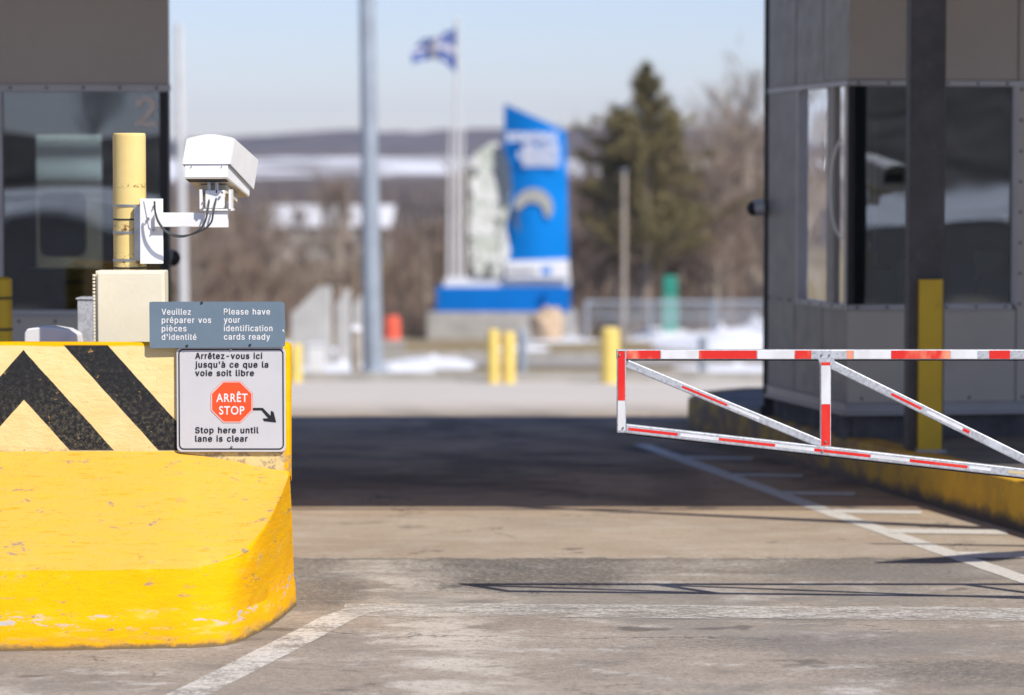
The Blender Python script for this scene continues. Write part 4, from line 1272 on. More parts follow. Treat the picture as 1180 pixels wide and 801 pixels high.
cd = MB(); cd.tube([(1.3, 12.75, 3.3), (2.26, 12.38, 3.3), (4.4, 11.46, 3.3), (5.5, 11.0, 3.3)], [.02, .035, .07, .075]); cd.build('shadow_boom', 'galv', can)  # unseen boom, placed so its slanting shadow crosses the lane
sp_t = thing('shadow_post', 'unseen grey post with a pointed side arm, added to throw a shadow on the road', 'shadow caster', (3.6, 11.75, KH))  # out-of-view post added for the tapered shadow near the gate
MB().cyl((3.6, 11.75, KH), (3.6, 11.75, 2.05), .05, n=16).build('post_shaft', 'galv_dark', sp_t, smooth=True)
MB().tube([(2.73, 11.27, 1.93), (2.95, 11.33, 1.93), (3.15, 11.42, 1.92), (3.6, 11.75, 1.9)], [.012, .07, .085, .05], 12).build('side_arm', 'galv_dark', sp_t, smooth=True)
cd = MB(); cd.tube([(3.45, 11.15, 3.0), (5.6, 10.85, 3.05)], [.015, .04]); cd.build('shadow_boom', 'galv', can)  # second unseen boom, added for a short shadow line
# yellow guard on the column
a, b = P(1057.5, 522, 15.42), P(1086, 322, 15.42)
bg = thing('column_guard', 'yellow steel guard strip standing against the grey canopy column', 'column guard', ((a.x + b.x) / 2, 15.42, KH))
MAT['guard'] = paint('guard_yellow', (.60, .40, .02), .5, .1, 5, (.3, .2, .04), .4)
gm = MB(); gm.box(a.x, b.x, 15.40, 15.406, KH, b.z); gm.box(a.x, a.x + .006, 15.406, 15.455, KH, b.z); gm.box(b.x - .006, b.x, 15.406, 15.455, KH, b.z)
gm.build('guard_channel', 'guard', bg, bevel=.002)
MB().box(a.x - .012, b.x + .02, 15.36, 15.458, KH - .002, KH + .012).build('base_plate', 'trim', bg)

# yellow bollards
def bollard(c, r, h, label, bands=False, mat='yellow_far', cat='bollard', group='yellow bollards'):
    t = thing('bollard', label, cat, c, group)
    x, y, z = c
    m = MB(); m.cyl((x, y, z - .05), (x, y, z + h - r * .25), r, r, 20, caps=False); m.dome((x, y, z + h - r * .25), r, (0, 0, 1), .5, 20, 6)
    m.v = [V((v.x, v.y, z + h - r * .25 + (v.z - (z + h - r * .25)) * .35)) if v.z > z + h - r * .25 else v for v in m.v]
    m.build('bollard_post', mat, t, smooth=True)
    if bands:
        for dz in bands:
            MB().cyl((x, y, z + h - dz - .006), (x, y, z + h - dz + .006), r + .002, n=20).build('band', 'black', t)
    return t
q = P(2, 320, 15.0)
bollard((q.x, 15.0, KH), .05, q.z - KH, 'dark yellow bollard with thin black bands at the left edge before the booth', (.10, .255), 'guard')
q = P(192.5, 322, 18.3)
bollard((q.x, 18.3, KH if q.x < -2.3 else 0.0), .035, q.z, 'thin yellow bollard half hidden behind the left booth edge', None, 'guard')
def far_bollard(px0, px1, py0, py1, Y, label, mat='yellow_far', group='yellow bollards'):
    a, b = P(px0, py1, Y), P(px1, py0, Y)
    zg = hgt((a.x + b.x) / 2, Y)
    bollard(((a.x + b.x) / 2, Y, min(a.z, zg + .02)), (b.x - a.x) / 2, b.z - min(a.z, zg + .02), label, None, mat, 'bollard', group)
far_bollard(561.5, 575.5, 380, 445, 45.6, 'yellow bollard at the road edge, left one of the close pair')
far_bollard(578.5, 594, 383, 446, 45.6, 'yellow bollard at the road edge, right one of the close pair')
far_bollard(692, 714, 378, 445, 45.6, 'wide yellow bollard behind the tip of the gate arm')
far_bollard(334, 348, 397, 441, 46.2, 'short yellow bollard just right of the stop sign')
far_bollard(597, 607, 380, 440, 47.5, 'slim grey bollard right of the yellow pair', 'pole', None)
far_bollard(805, 815, 388, 432, 50, 'slim grey bollard in the snow left of the right booth', 'pole', None)
a, b = P(404, 437, 49.5), P(416, 373, 49.5)
t = thing('marker_post', 'grey marker post with a white cap left of the tall light pole', 'post', ((a.x + b.x) / 2, 49.5, hz(49.5)))
MB().cyl(((a.x + b.x) / 2, 49.5, hz(49.5) - .05), ((a.x + b.x) / 2, 49.5, b.z - .12), .08, .075, 16).build('shaft', 'bark_pale', t, smooth=True)
MB().dome(((a.x + b.x) / 2, 49.5, b.z - .12), .10, (0, 0, 1), .5).build('cap', 'white_plastic', t, smooth=True)

# ================================================================== FAR KERB, SNOW, STREET FURNITURE
kb = MB()
xs_ = [-30 + i * 2 for i in range(31)]
for a_, b_x in zip(xs_, xs_[1:]): pass
kb.box(-30, 30, 46.5, 46.75, hz(46.6) - .3, hz(46.6) + .14)
struct(kb.build('far_kerb', 'concrete'))
kb = MB(); kb.box(-30, 40, 62, 62.3, hz(62) - .3, hz(62) + .16); struct(kb.build('far_kerb', 'concrete'))
MAT['path_far'] = paint('far_lane', (.34, .31, .28), .9, .15, 1)
v, f = grid([-30, -10, 0, 10, 40], [56, 59, 62], lambda x, y: hz(y) + .015)
struct(MB().add(v, f).build('far_lane', 'path_far'))
sn = MB()
def snow_patch(cx, cy, rx, ry, h, seed):
    N, M = 36, 10
    vs = [(cx, cy, hgt(cx, cy) + h)]
    for j in range(1, M + 1):
        for i in range(N):
            t = 2 * math.pi * i / N
            k = 1 + .28 * noise.noise(V((math.cos(t) * 1.6 + seed, math.sin(t) * 1.6, seed)))
            r = j / M
            x = cx + rx * k * r * math.cos(t); y = cy + ry * k * r * math.sin(t)
            z = hgt(x, y) - .03 + .6 * h * (1 - r * r) * (1 + .5 * noise.noise(V((x * .8, y * .8, seed))))
            vs.append((x, y, z))
    fs = [(0, 1 + i, 1 + (i + 1) % N) for i in range(N)]
    for j in range(M - 1):
        for i in range(N):
            a = 1 + j * N; b = 1 + (j + 1) * N
            fs.append((a + i, b + i, b + (i + 1) % N, a + (i + 1) % N))
    sn.add(vs, fs)
def SP(px, py, Y0=None):
    # where the pixel ray meets the terrain
    r = ray(px, py); t = 20.0
    while t < 400 and HC + r.z * t > hgt(r.x * t, r.y * t): t += .25
    return r.x * t, r.y * t
for k, (px, py, rx, ry, h) in enumerate(((500, 420, 1.25, 4.5, .22), (455, 430, .8, 3.0, .18), (545, 412, .9, 4, .15), (395, 425, .9, 4.0, .2), (640, 392, 1.4, 6, .22), (772, 389, 1.3, 2.5, .55), (600, 402, .8, 4, .18),
                                       (830, 400, 1.9, 8, .7), (870, 392, 2.0, 9, .8), (760, 392, 1.2, 5, .2), (735, 385, .9, 5, .2), (850, 425, 1.3, 3, .15), (960, 395, 3, 9, .5), (300, 405, 2.5, 7, .4), (660, 383, .9, 5, .2))):
    x, y = SP(px, py); snow_patch(x, y, rx, ry, h, k * 3.1)
sno = sn.build('snow', 'snow', smooth=True); sno['kind'] = 'stuff'; sno['label'] = 'patches of old snow on the dead grass beyond the road'

# grey slanted slabs
YL = 55.0
def slab(pts, Y, th, label, mat='lightconc'):
    v_ = [P(x, y, Y) for x, y in pts]
    zg = hz(Y) - .05
    v_ = [V((p.x, p.y, zg if i in (0, len(v_) - 1) else p.z)) for i, p in enumerate(v_)]
    base = V((sum(p.x for p in v_) / len(v_), Y, zg))
    o = MB().prism(v_[::-1], (th * .4, th, 0)).build('concrete_slab', mat, None, origin=base, bevel=.01)
    tag(o, label, 'concrete slab', 'pale slanted slabs beyond the road')
slab([(335, 440), (335, 362), (368, 330), (379, 330), (379, 440)], 55, .12, 'widest pale slanted slab, leftmost of the three beyond the road')
slab([(387, 440), (387, 350), (399, 333), (401, 333), (401, 440)], 56, .12, 'narrow pale slab in the middle of the three beyond the road')
slab([(407, 440), (407, 352), (417, 338), (420, 338), (420, 440)], 57, .12, 'narrow pale slab nearest the light pole')
t = thing('utility_box', 'small white utility box in front of the pale slanted slabs', 'utility box', (PX(364, 48.5), 48.5, hz(48.5)))
a, b = P(355, 437, 48.5), P(373, 399, 48.5)
MB().box(a.x, b.x, 48.5, 48.8, hz(48.5) - .03, b.z).build('box_body', 'white_plastic', t, bevel=.02)
MB().box(a.x - .02, b.x + .02, 48.48, 48.82, b.z + .001, b.z + .04).build('box_lid', 'white_plastic', t, bevel=.01)
# orange drum
Yd = 74.0; a, b = P(443, 391, Yd), P(461, 364, Yd)
c = ((a.x + b.x) / 2, Yd, a.z); dz = b.z - a.z
t = thing('traffic_drum', 'orange plastic traffic drum right of the tall light pole', 'traffic drum', c)
zg = hz(Yd)
MB().box(c[0] - .3, c[0] + .3, Yd - .3, Yd + .3, zg - .1, a.z - .002).build('drum_base', 'concrete', t, bevel=.02)
MB().tube([(c[0], Yd, a.z), (c[0], Yd, a.z + dz * .3), (c[0], Yd, a.z + dz * .8), (c[0], Yd, b.z)], [.22, .21, .19, .17], 20).build('drum_body', 'orange', t, smooth=True)
MB().cyl((c[0], Yd, a.z + dz * .45), (c[0], Yd, a.z + dz * .6), .214, .208, 20).build('band', 'orange', t)

# tall light pole, thin pole, flag poles
def light_pole(px, Y, r0, r1, H, label, mat='pole', top_px=None, lean=0, luminaire=True):
    x = PX(px, Y); z = hz(Y)
    t = thing('light_pole', label, 'light pole', (x, Y, z))
    MB().tube([(x, Y, z - .1), (x, Y, z + .02), (x + lean * .5, Y, z + H * .5), (x + lean, Y, z + H)], [r0, r0, (r0 + r1) / 2, r1], 18).build('pole', mat, t, smooth=True)
    MB().cyl((x, Y, z - .1), (x, Y, z + .12), r0 * 1.5, r0 * 1.4, 18).build('pole_base', mat, t)
    if luminaire:
        MB().tube([(x + lean, Y, z + H - .1), (x + lean - .6, Y, z + H + .25), (x + lean - 1.4, Y, z + H + .3)], .05).build('arm', mat, t, smooth=True)
        MB().box(x + lean - 2.1, x + lean - 1.4, Y - .15, Y + .15, z + H + .22, z + H + .38).build('lamp_head', mat, t, bevel=.03)
    return t
light_pole(430, 50, .165, .09, 12, 'thick grey light pole rising out of the picture by the road', lean=-.17)
light_pole(212.5, 62, .10, .07, P(205, 28, 62).z - hz(62), 'thin pale lamp post seen behind the security camera', 'paleflag', lean=-.07, luminaire=False)
YM = 95.0
YF = 95.28
def flagpole(px_b, px_t, py_t, label, flag=False, r=.07):
    a = P(px_b, 330, YF); b = P(px_t, py_t, YF)
    zb_ = P(590, 321, YM + .15).z
    t = thing('flagpole', label, 'flagpole', (a.x, YF, zb_), 'flagpoles beside the blue pylon')
    MB().tube([(a.x, YF, zb_ - .02), (b.x, YF, b.z)], [r, r * .6], 12).build('pole', 'paleflag', t, smooth=True)
    MB().dome((b.x, YF, b.z + .03), .09, (0, 0, 1), 1.0).build('finial', 'paleflag', t, smooth=True)
    return t
flagpole(526, 527, 26, 'tallest flagpole, flying the blue and white flag', r=.085)
flagpole(517, 519, 150, 'shorter bare flagpole left of the flag-bearing pole')
flagpole(534, 533, 150, 'shorter bare flagpole right of the flag-bearing pole')
# flag: fluttering to the left, wavy, blue with white cross
def flag():
    NX, NY = 30, 18
    top_r, bot_r = P(525.5, 33, YF - .05), P(525.5, 84, YF - .05)
    tl, bl = P(487, 47, YF - .05), P(476, 76, YF - .05)
    def pos(u, v_):
        # u 0 at pole ->1 fly end, v 0 top -> 1 bottom
        tx = top_r.lerp(V((tl.x, tl.y, tl.z)), u)
        bx_ = bot_r.lerp(V((bl.x, bl.y, bl.z)), u) + V((0, 0, .35 * math.sin(math.pi * u)))
        p = tx.lerp(bx_, v_)
        p.y += .16 * math.sin(u * 9 + v_ * 2) * u
        p.x += -.25 * u * math.sin(v_ * 3.1) * .6
        p.z += .05 * math.sin(u * 8) * u
        return p
    t = thing('flag', 'blue flag with a white cross and fleurs-de-lis streaming from the tallest flagpole', 'flag', top_r)
    def sheet(u0, u1, v0, v1, mat, name, off=0.0, parent=t, nx=10, ny=8):
        vs = []; th = .006 + off
        for s_ in (-1, 1):
            for j in range(ny + 1):
                for i in range(nx + 1):
                    p = pos(u0 + (u1 - u0) * i / nx, v0 + (v1 - v0) * j / ny) + V((0, s_ * th, 0)); vs.append(p)
        fs = []; K = (nx + 1) * (ny + 1)
        for s_ in range(2):
            for j in range(ny):
                for i in range(nx):
                    q = s_ * K + j * (nx + 1) + i
                    fs.append((q, q + 1, q + nx + 2, q + nx + 1))
        return MB().add(vs, fs).build(name, mat, parent, smooth=True)
    cloth = sheet(0, 1, 0, 1, 'flagblue', 'cloth', 0, t, 30, 16)
    sheet(.42, .58, 0, 1, 'flagwhite', 'cross_bar', .003, t, 4, 16); sheet(0, 1, .41, .59, 'flagwhite', 'cross_bar', .0045, t, 30, 4)
    # fleurs-de-lis as small lily shapes
    for cu_, cv_ in ((.21, .2), (.79, .2), (.21, .8), (.79, .8)):
        m = MB()
        for du, w_, h_ in ((0, .022, .12), (-.055, .016, .08), (.055, .016, .08)):
            pts = []
            for a_, b__ in ((0, -h_), (w_, -h_ * .3), (w_ * .5, h_), (-w_ * .5, h_), (-w_, -h_ * .3)):
                p = pos(cu_ + du + a_, cv_ + b__); pts.append(p + V((0, -.011, 0)))
            m.add(pts, [tuple(range(5))])
        m.build('fleur_de_lis', 'flagwhite', t)
flag()

# ================================================================== MONUMENT
mo = thing('welcome_monument', 'tall blue welcome pylon on a blue and white plinth with a curved tan emblem', 'monument', P(580, 392, YM))
def mp(pts, Y, th, name, mat, bevel=.02, parent=None, label=None):
    v_ = [P(x, y, Y) for x, y in pts]
    return MB().prism(v_[::-1], (0, th, 0)).build(name, mat, parent or mo, bevel=bevel, label=label)
mp([(492, 400), (492, 360), (664, 360), (668, 400)], YM - .2, 3.2, 'stone_base', 'concrete')
mp([(503, 359.8), (503, 331), (657, 331), (657, 359.8)], YM, 2.6, 'blue_plinth', 'blue2')
mp([(510, 330.8), (513, 321), (657, 321), (657, 330.8)], YM + .15, 2.3, 'white_plinth', 'mwhite')
# pylon, slightly curved front made of facets
def pylon():
    N = 12; vs = []; fs = []
    xl, xr = 580, 656
    for k in range(N + 1):
        t = k / N
        x = xl + (xr - xl) * t - (4 if t > .99 else 0) * 0
        ytop = 119.5 + (151 - 119.5) * t
        if t > .93: ytop += 2
        bow = .35 * math.sin(math.pi * t)
        xt = xl + 1 + (651.5 - xl) * t
        a = P(xt, ytop, YM + .3); b = P(x, 321, YM + .3)
        for q in (a, b):
            vs.append(V((q.x, q.y - bow, q.z))); vs.append(V((q.x, q.y + .9, q.z)))
    for k in range(N):
        a, b = k * 4, (k + 1) * 4
        fs += [(a, b, b + 2, a + 2), (a + 1, a + 3, b + 3, b + 1), (a, a + 1, b + 1, b), (a + 2, b + 2, b + 3, a + 3)]
    fs += [(0, 2, 3, 1), (N * 4, N * 4 + 1, N * 4 + 3, N * 4 + 2)]
    return MB().add(vs, fs).build('pylon', 'blue', mo)
py = pylon()
mp([(583, 320.8), (582, 301.5), (655, 299), (656.5, 320.8)], YM - .10, .3, 'white_band', 'mwhite')
def arc_pts(c, r0, r1, a0, a1, n=14):
    o = []; i = []
    for k in range(n + 1):
        t = k / n; a = math.radians(a0 + (a1 - a0) * t)
        w = math.sin(math.pi * min(1, max(0, t * .93 + .05)))
        rm = (r0 + r1) / 2; hw = (r1 - r0) / 2 * (.35 + .65 * w)
        o.append((c[0] + (rm + hw) * math.cos(a), c[1] - (rm + hw) * math.sin(a)))
        i.append((c[0] + (rm - hw) * math.cos(a), c[1] - (rm - hw) * math.sin(a)))
    return o, i
def crescent(c, r0, r1, a0, a1, name, mat, Y):
    o, i = arc_pts(c, r0, r1, a0, a1)
    n = len(o)
    vs = [P(x, y, Y) for x, y in o + i]; vs += [v_ + V((0, .06, 0)) for v_ in vs]
    fs = []
    for k in range(n - 1):
        fs += [(k, k + 1, n + k + 1, n + k), (k, 2 * n + k, 2 * n + k + 1, k + 1), (n + k, n + k + 1, 3 * n + k + 1, 3 * n + k)]
    MB().add(vs, fs).build(name, mat, mo)
crescent((614, 243), 10, 26, 175, -22, 'tan_emblem', 'mtan', YM - .13)
crescent((619, 252), 22, 27, 215, 150, 'tan_emblem', 'mdark', YM - .14)
for s, x0, x1, base in (('BIENVENUE', 584, 643, 162.5), ('WELCOME', 603, 645, 173.5), ('BIENVENIDOS', 597, 645, 182.5), ('BENVINDO', 603, 645, 191.5)):
    text_part(s, x0, x1, base, 9.5 if base < 165 else 8, YM - .14, 'mwhite', mo, .05)
text_part('Québec', 586, 618, 316, 8, YM - .115, 'mdark', mo, .02)
mp([(624, 316), (624, 308), (635, 308), (635, 316)], YM - .115, .02, 'blue_mark', 'blue', 0)
# sculpted figure panel left of the pylon
def figure_mat():
    b = NB('relief_panel')
    n = b.noise(1.3, 4, .6, None, 1.2); n2 = b.noise(2.2, 3, .5, b.mapping((1, 1, .7), (3, 1, 2)), .8)
    c = b.mix(b.ramp(n, .38, .6), (.46, .50, .42), (.70, .70, .68))
    c = b.mix(b.ramp(n2, .54, .64, 0, .9), c, (.045, .05, .045))
    c = b.mix(b.ramp(b.noise(1.7, 2, .5, b.mapping((1, 1, 1), (7, 7, 7))), .58, .66, 0, .8), c, (.78, .77, .76))
    b.bsdf(c, .7, 0, b.bump(n, .6, .2), .2)
    return b.m
MAT['figure'] = figure_mat()
mp([(545, 320.8), (541, 290), (539, 255), (541, 225), (540, 195), (546, 178), (560, 168), (570, 163), (578, 168), (586, 190), (590, 215), (587, 240), (582, 262), (588, 290), (584, 305), (578, 320.8)], YM + .05, .8, 'relief_panel', 'figure', .06,
   label='whitish and green mottled relief panel left of the blue pylon')
mp([(569, 172), (577, 166), (587, 188), (590, 214), (586, 236), (578, 242), (574, 215), (570, 198)], YM + .0, .04, 'dark_plate', 'mdark', 0)  # flat dark plate over the right edge of the relief panel

# boulder
bx0 = P(632, 366, 90)
bo = MB()
bo.dome((0, 0, 0), 1, (0, 0, 1), 1.0, 22, 14)
vs = []
for v_ in bo.v:
    k = 1 + .22 * noise.noise(v_ * 1.7)
    vs.append(V((bx0.x + v_.x * .52 * k, 90 + v_.y * .5 * k, hz(90) - .1 + (v_.z + .85) * .53 * k)))
bo.v = vs
zshift = P(632, 352, 90).z - max(v_.z for v_ in vs)
bo.v = [V((v_.x, v_.y, v_.z + (zshift if v_.z > hz(90) + .2 else 0))) for v_ in vs]
tag(bo.build('boulder', 'rock', smooth=True, origin=(bx0.x, 90, hz(90))), 'tan boulder in front of the right end of the blue monument', 'boulder')

# green cabinet post
Yg = 95.5; a, b = P(763, 377, Yg), P(782, 318, Yg)
t = thing('green_cabinet', 'narrow green metal cabinet with a darker top by the wire fence', 'cabinet', ((a.x + b.x) / 2, Yg, hz(Yg)))
MB().box(a.x, b.x, Yg, Yg + .4, hz(Yg) - .05, a.z + (b.z - a.z) * .6).build('cabinet_body', 'palegreen', t, bevel=.02)
MB().box(a.x + .03, b.x - .03, Yg + .02, Yg + .38, a.z + (b.z - a.z) * .601, b.z).build('cabinet_head', 'green', t, bevel=.08)

# wire fence
YW = 89.0
fe = thing('wire_fence', 'low grey wire fence with posts in front of the bare trees', 'fence', (8, YW, hz(YW)))
zt_f, zb_f = P(800, 348, YW).z, hz(YW)
x0, x1 = PX(676, YW), PX(1180, YW)
rl = MB()
rl.cyl((x0, YW, zt_f), (x1, YW, zt_f), .035, n=8); rl.cyl((x0, YW, zt_f - .42), (x1, YW, zt_f - .42), .02, n=8)
rl.build('rail', 'pole', fe)
x = x0; i = 0
while x < x1:
    MB().cyl((x, YW, zb_f - .1), (x, YW, zt_f + .06), .05, n=8).build('fence_post', 'pole', fe); x += 1.85
wr = MB(); x = x0
while x < x1:
    for s_ in (1, -1):
        wr.add([(x, YW, zt_f), (x + .02, YW, zt_f), (x + .02 + s_ * .8, YW + .01 * s_, zt_f - .8), (x + s_ * .8, YW + .01 * s_, zt_f - .8)], [(0, 1, 2, 3)])
    x += .14
wr.build('wire_mesh', 'pole', fe)

# ================================================================== VEGETATION
def limb(mb, p, d, L, r, n=4, bend=.12, sides=5):
    pts = [p.copy()]; rs = [r]; q = p.copy(); dd = d.copy()
    for k in range(n):
        dd = (dd + V((random.uniform(-bend, bend), random.uniform(-bend, bend), random.uniform(-bend * .3, bend)))).normalized()
        q = q + dd * (L / n); pts.append(q.copy()); rs.append(r * (1 - .75 * (k + 1) / n))
    mb.tube(pts, rs, sides)
    return pts, rs
def twig(mb, p, d, L, w):
    q = p + d * L
    s = d.cross(V((random.random() - .5, random.random() - .5, random.random() - .5))).normalized() * w
    mb.add([p - s, p + s, q], [(0, 1, 2)])
    return q
def bare_tree(h, seed, spread=.5):
    random.seed(seed)
    tr_, cr_ = MB(), MB()
    pts, rs = limb(tr_, V((0, 0, -.1)), V((random.uniform(-.05, .05), 0, 1)), h * .9, h * .013 + .02, 8, .07, 6)
    for k in range(int(16 + h * 1.5)):
        t = random.uniform(.18, .97); i = min(int(t * 8), 7)
        p = pts[i].lerp(pts[i + 1], t * 8 - i)
        a = random.uniform(0, 6.283)
        d = V((math.cos(a) * spread, math.sin(a) * spread, random.uniform(.45, 1.0))).normalized()
        L = h * random.uniform(.18, .38) * (1.15 - t * .6)
        bp, _ = limb(tr_, p, d, L, .018 + .006 * h * (1 - t) * .6, 3, .2, 3)
        for m in range(13):
            tt = random.uniform(.15, 1) * 2.99; j = int(tt)
            q = bp[j].lerp(bp[j + 1], tt - j)
            d2 = (d + V((random.uniform(-.8, .8), random.uniform(-.8, .8), random.uniform(-.2, .8)))).normalized()
            e = twig(cr_, q, d2, L * random.uniform(.25, .55), .017)
            for u in range(3):
                f_ = q.lerp(e, random.uniform(.3, .9))
                d3 = (d2 + V((random.uniform(-.7, .7), random.uniform(-.7, .7), random.uniform(-.3, .7)))).normalized()
                twig(cr_, f_, d3, L * random.uniform(.14, .34), .013)
    return tr_, cr_
protos = []
specs = [(4.5, 11, .7, 'bark', 'twig'), (5.5, 22, .55, 'bark_pale', 'twig2'), (7.0, 33, .5, 'bark', 'twig'), (8.2, 44, .45, 'bark_pale', 'twig2'), (3.4, 55, .9, 'bark', 'twig')]
LAB = {0: 'small brown bare tree in the thicket beyond the road', 1: 'grey barked bare tree in the thicket beyond the road', 2: 'tall brown bare tree rising from the right part of the thicket',
       3: 'tallest kind of bare pale tree at the right beside the booth', 4: 'low bushy bare tree at the foot of the thicket'}
def put_tree(k, x, y, s, rz, label=None):
    global protos
    h, seed, spd, bm_, tm_ = specs[k]
    if protos_d.get(k) is None:
        t = thing('bare_tree', LAB[k], 'tree', (0, 0, 0), LAB[k] + ' group')
        a, b = bare_tree(h, seed, spd)
        a.build('trunk', bm_, t); b.build('crown', tm_, t)
        protos_d[k] = t
    else:
        t = copy_tree(protos_d[k])
    t['group'] = ['small bare trees of the thicket', 'grey bare trees of the thicket', 'tall brown bare trees', 'tall pale bare trees', 'low bushy bare trees'][k]
    t.location = (x, y, hgt(x, y)); t.scale = (s, s, s * random.uniform(.92, 1.08)); t.rotation_euler = (0, 0, rz)
    return t
protos_d = {}
rr = random.Random(5)
def px_to_x(px, Y): return (px - 590) * Y / F
plan = []
for i in range(90):     # left and centre thicket
    Y = rr.uniform(100, 150); px = rr.uniform(-60, 545)
    plan.append((rr.choice([0, 1, 4, 0, 1]), px, Y, rr.uniform(.75, 1.1)))
for i in range(150):     # right thicket, taller
    Y = rr.uniform(97, 150); px = rr.uniform(630, 1300)
    k = rr.choice([2, 0, 2, 1, 4]) if px < 790 else rr.choice([2, 3, 3, 2, 1])
    plan.append((k, px, Y, rr.uniform(.75, 1.05)))
for i in range(14):
    plan.append((rr.choice([1, 4]), rr.uniform(540, 640), rr.uniform(105, 140), rr.uniform(.6, .9)))
for k, px, Y, s in plan:
    random.seed(int(px * 7 + Y))
    put_tree(k, px_to_x(px, Y), Y, s, rr.uniform(0, 6.28))
# trees behind the camera (mirrored in the booth windows)
for i in range(54):
    x = (-40 + i * 9) if i < 5 else rr.uniform(12, 56)
    y = rr.uniform(-132, -112)
    t = put_tree(rr.choice([2, 3]), x, y, rr.uniform(.8, 1.0) if i < 5 else rr.uniform(1.1, 1.7), rr.uniform(0, 6))
    t['label'] = 'dark bare tree mirrored in the booth windows'; t['group'] = 'trees mirrored in the booth windows'

# trees to the left, mirrored in the side panes of the right booth
for i in range(26):
    y = rr.uniform(40, 110); x = -y * rr.uniform(.36, .62) - 4
    t = put_tree(rr.choice([1, 2, 3]), x, y, rr.uniform(.9, 1.2), rr.uniform(0, 6))
    t['label'] = 'bare tree left of the road, mirrored in the side panes of the right booth'; t['group'] = 'trees mirrored in the side panes'
# undergrowth
random.seed(3)
ub = MB()
for i in range(26000):
    Y = random.uniform(97, 165); px = random.uniform(-80, 1350)
    x = px_to_x(px, Y); z = hgt(x, Y)
    h = random.uniform(.4, 1.9) * (1.0 if px < 650 else 1.25)
    d = V((random.uniform(-.35, .35), random.uniform(-.3, .3), 1)).normalized()
    twig(ub, V((x, Y, z - .05)), d, h, random.uniform(.012, .03))
u = ub.build('undergrowth', 'twig'); u['kind'] = 'stuff'; u['label'] = 'brown leafless undergrowth at the foot of the trees'
# far wood: low dark band in front of the snow field
fw = MB()
for i in range(14000):
    Y = random.uniform(370, 485); x = random.uniform(-.24, .26) * Y
    z = hgt(x, Y); h = random.uniform(3.2, 5.6)
    d = V((random.uniform(-.15, .15), random.uniform(-.15, .15), 1)).normalized()
    twig(fw, V((x, Y, z - .3)), d, h * (.85 + .25 * noise.noise(V((x * .02, Y * .02, 0)))), random.uniform(.15, .5))
u = fw.build('far_wood', paint('far_wood', (.19, .15, .13), .9, .4, .05)); u['kind'] = 'stuff'; u['label'] = 'dark distant wood below the snow field'

# big pine
def pine(x, Y, H, label, seed, wide=1.0):
    random.seed(seed)
    z0 = hgt(x, Y)
    t = thing('pine_tree', label, 'tree', (x, Y, z0))
    tr_ = MB(); tr_.tube([(x, Y, z0 - .1), (x + .05, Y, z0 + H * .4), (x - .05, Y, z0 + H * .75), (x, Y, z0 + H)], [.17, .13, .07, .02], 8)
    cw = MB(); cd_ = MB()
    nb = 135
    for k in range(nb):
        f_ = (k / nb) ** .9
        hz_ = H * (.22 + .78 * f_)
        env = (1.62 * (1 - f_) ** .75 + .16) * wide * (.86 + .22 * math.sin(f_ * 34 + seed)) * min(1.0, (1 - f_) * 2.2 + .25)
        L = env * random.uniform(.45, 1.18)
        a = random.uniform(0, 6.283)
        d = V((math.cos(a), math.sin(a), random.uniform(.05, .55) + f_ * .25)).normalized()
        p = V((x, Y, z0 + hz_))
        bp, _ = limb(tr_, p, d, L, .03 * (1 - f_) + .008, 3, .15, 3)
        for m in range(int(9 + L * 13)):
            tt = random.uniform(.25, 1.0) * 2.999; j = int(tt)
            q = bp[j].lerp(bp[j + 1], tt - j) + V((random.gauss(0, .09), random.gauss(0, .09), random.gauss(0, .07)))
            tgt = cw if random.random() < .68 else cd_
            for u_ in range(7):
                dd = (d * .4 + V((random.gauss(0, 1), random.gauss(0, 1), random.gauss(.35, .8)))).normalized()
                twig(tgt, q, dd, random.uniform(.14, .34), .026)
    tr_.build('trunk', 'bark', t); cw.build('crown', 'needle', t); cd_.build('crown', 'needle_dark', t)
    return t
def ptop_h(px, py, Y): return P(px, py, Y).z - hgt(px_to_x(px, Y), Y)
pine(px_to_x(744, 98.5), 98.5, ptop_h(744, 78, 98.5), 'tall ragged olive green pine standing above the bare trees', 91, 2.3)
pine(px_to_x(772, 112), 112, ptop_h(772, 128, 112), 'shorter olive pine leaning against the right side of the tall pine', 17, 1.25)
pine(px_to_x(712, 111), 111, ptop_h(712, 132, 111), 'shorter olive pine at the left side of the tall pine', 29, .95)
# pale snag
a = P(719, 340, 92); b = P(719, 197, 92)
t = thing('utility_pole', 'pale weathered wooden pole in front of the tall pine', 'pole', (a.x, 92, hz(92)))
MB().tube([(a.x, 92, hz(92) - .1), (a.x, 92, b.z)], [.075, .06], 10).build('pole', 'bark_pale', t, smooth=True)
MB().cyl((a.x, 92, b.z), (a.x, 92, b.z + .04), .14, .1, 10).build('pole_cap', 'pole', t)

# long low building far away with white roof
Yh = 285
a, b = P(312, 300, Yh), P(446, 238, Yh)
wh = thing('long_building', 'long low building with a white roof glimpsed through the bare trees', 'building', ((a.x + b.x) / 2, Yh, hz(Yh)))
MB().box(a.x, b.x, Yh, Yh + 12, hz(Yh) - .3, P(0, 262, Yh).z).build('wall', 'concrete', wh)
MB().prism([V((a.x - .5, Yh - .5, P(0, 262, Yh).z + .01)), V((b.x + .5, Yh - .5, P(0, 262, Yh).z + .01)), V((b.x + .5, Yh + 6, b.z)), V((a.x - .5, Yh + 6, b.z))], (0, .3, .1)).build('roof', 'mwhite', wh)
MB().prism([V((a.x - .5, Yh + 12.5, P(0, 262, Yh).z + .01)), V((b.x + .5, Yh + 12.5, P(0, 262, Yh).z + .01)), V((b.x + .5, Yh + 6.31, b.z)), V((a.x - .5, Yh + 6.31, b.z))], (0, .01, .1)).build('roof', 'snow', wh)
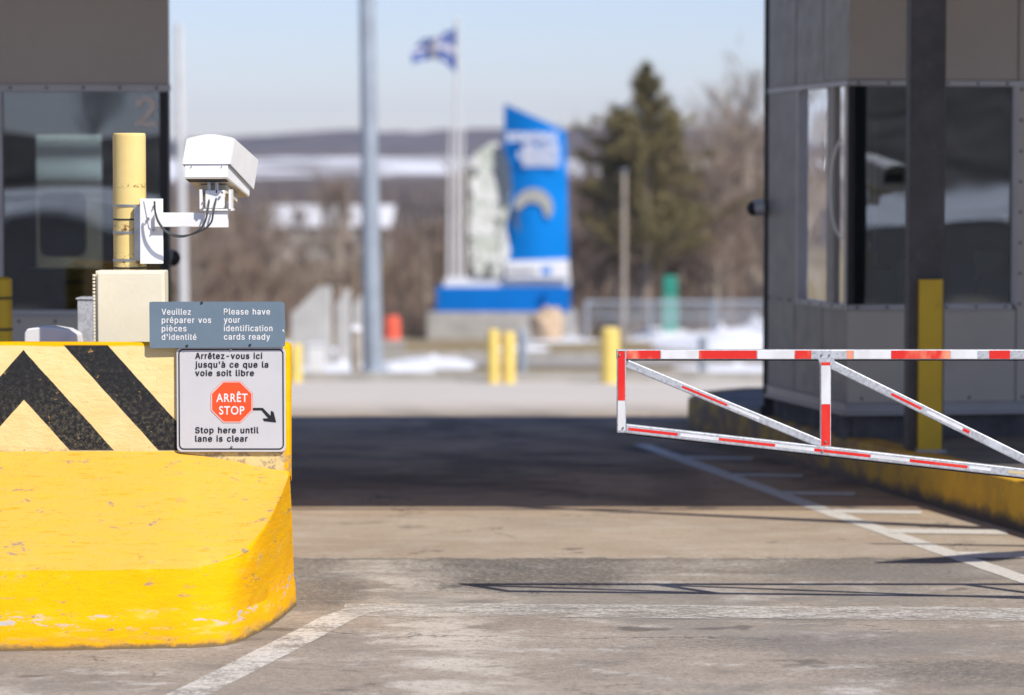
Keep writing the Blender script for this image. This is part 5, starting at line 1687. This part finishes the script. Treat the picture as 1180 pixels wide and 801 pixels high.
for i in range(5):
    xx = a.x + .8 + i * 2.0
    MB().box(xx, xx + .9, Yh - .05, Yh - .002, hz(Yh) + 1.2, hz(Yh) + 2.2).build('window', 'interior', wh)

# ================================================================== HAZE
m, nt, out = new_mat('haze')
pv = nt.nodes.new('ShaderNodeVolumePrincipled')
pv.inputs['Color'].default_value = (.66, .78, 1.0, 1)
pv.inputs['Density'].default_value = .00018
pv.inputs['Anisotropy'].default_value = .2
nt.links.new(pv.outputs[0], out.inputs['Volume'])
MAT['haze'] = m
HAZE = True
if HAZE:
    hzb = MB().box(-3000, 3000, -3000, 3000, -12, 75).build('haze', 'haze')
    hzb['kind'] = 'stuff'; hzb['label'] = 'thin blue air haze over the far hills'

# ================================================================== LIGHT, WORLD, CAMERA
sv = V((.62, -.75, 1.0)).normalized()      # towards the sun
sun = bpy.data.lights.new('sun', 'SUN'); sun.energy = 4.5; sun.angle = math.radians(.53); sun.color = (1.0, .94, .84)
so = bpy.data.objects.new('sun', sun); COL.objects.link(so)
so.rotation_euler = sv.to_track_quat('Z', 'Y').to_euler()
w = bpy.data.worlds.new('World'); scene.world = w; w.use_nodes = True
nt = w.node_tree
bg = nt.nodes['Background']
sky = nt.nodes.new('ShaderNodeTexSky'); sky.sky_type = 'NISHITA'; sky.sun_disc = False
sky.sun_elevation = math.asin(sv.z); sky.sun_rotation = math.atan2(sv.x, sv.y)
sky.air_density = 1.0; sky.dust_density = .2; sky.ozone_density = 1.5
tint = nt.nodes.new('ShaderNodeMix'); tint.data_type = 'RGBA'; tint.blend_type = 'MULTIPLY'; tint.inputs[0].default_value = 1
tint.inputs[7].default_value = (.90, .90, 1.15, 1)
nt.links.new(sky.outputs[0], tint.inputs[6]); nt.links.new(tint.outputs[2], bg.inputs[0]); bg.inputs[1].default_value = .102
cam = bpy.data.cameras.new('camera'); co = bpy.data.objects.new('camera', cam); COL.objects.link(co)
cam.sensor_width = 36; cam.lens = 36 * F / 1180
co.location = (0, 0, HC); co.rotation_euler = (math.pi / 2 - PITCH, 0, 0)
cam.clip_start = .1; cam.clip_end = 6000
cam.dof.use_dof = True; cam.dof.focus_distance = 10.9; cam.dof.aperture_fstop = 2.25
scene.camera = co
scene.view_settings.view_transform = 'Standard'; scene.view_settings.look = 'None'
scene.view_settings.exposure = 0.2; scene.view_settings.gamma = 1; scene.view_settings.use_curve_mapping = False
scene.render.engine = 'CYCLES'
scene.cycles.max_bounces = 8; scene.cycles.transparent_max_bounces = 12; scene.cycles.volume_bounces = 1
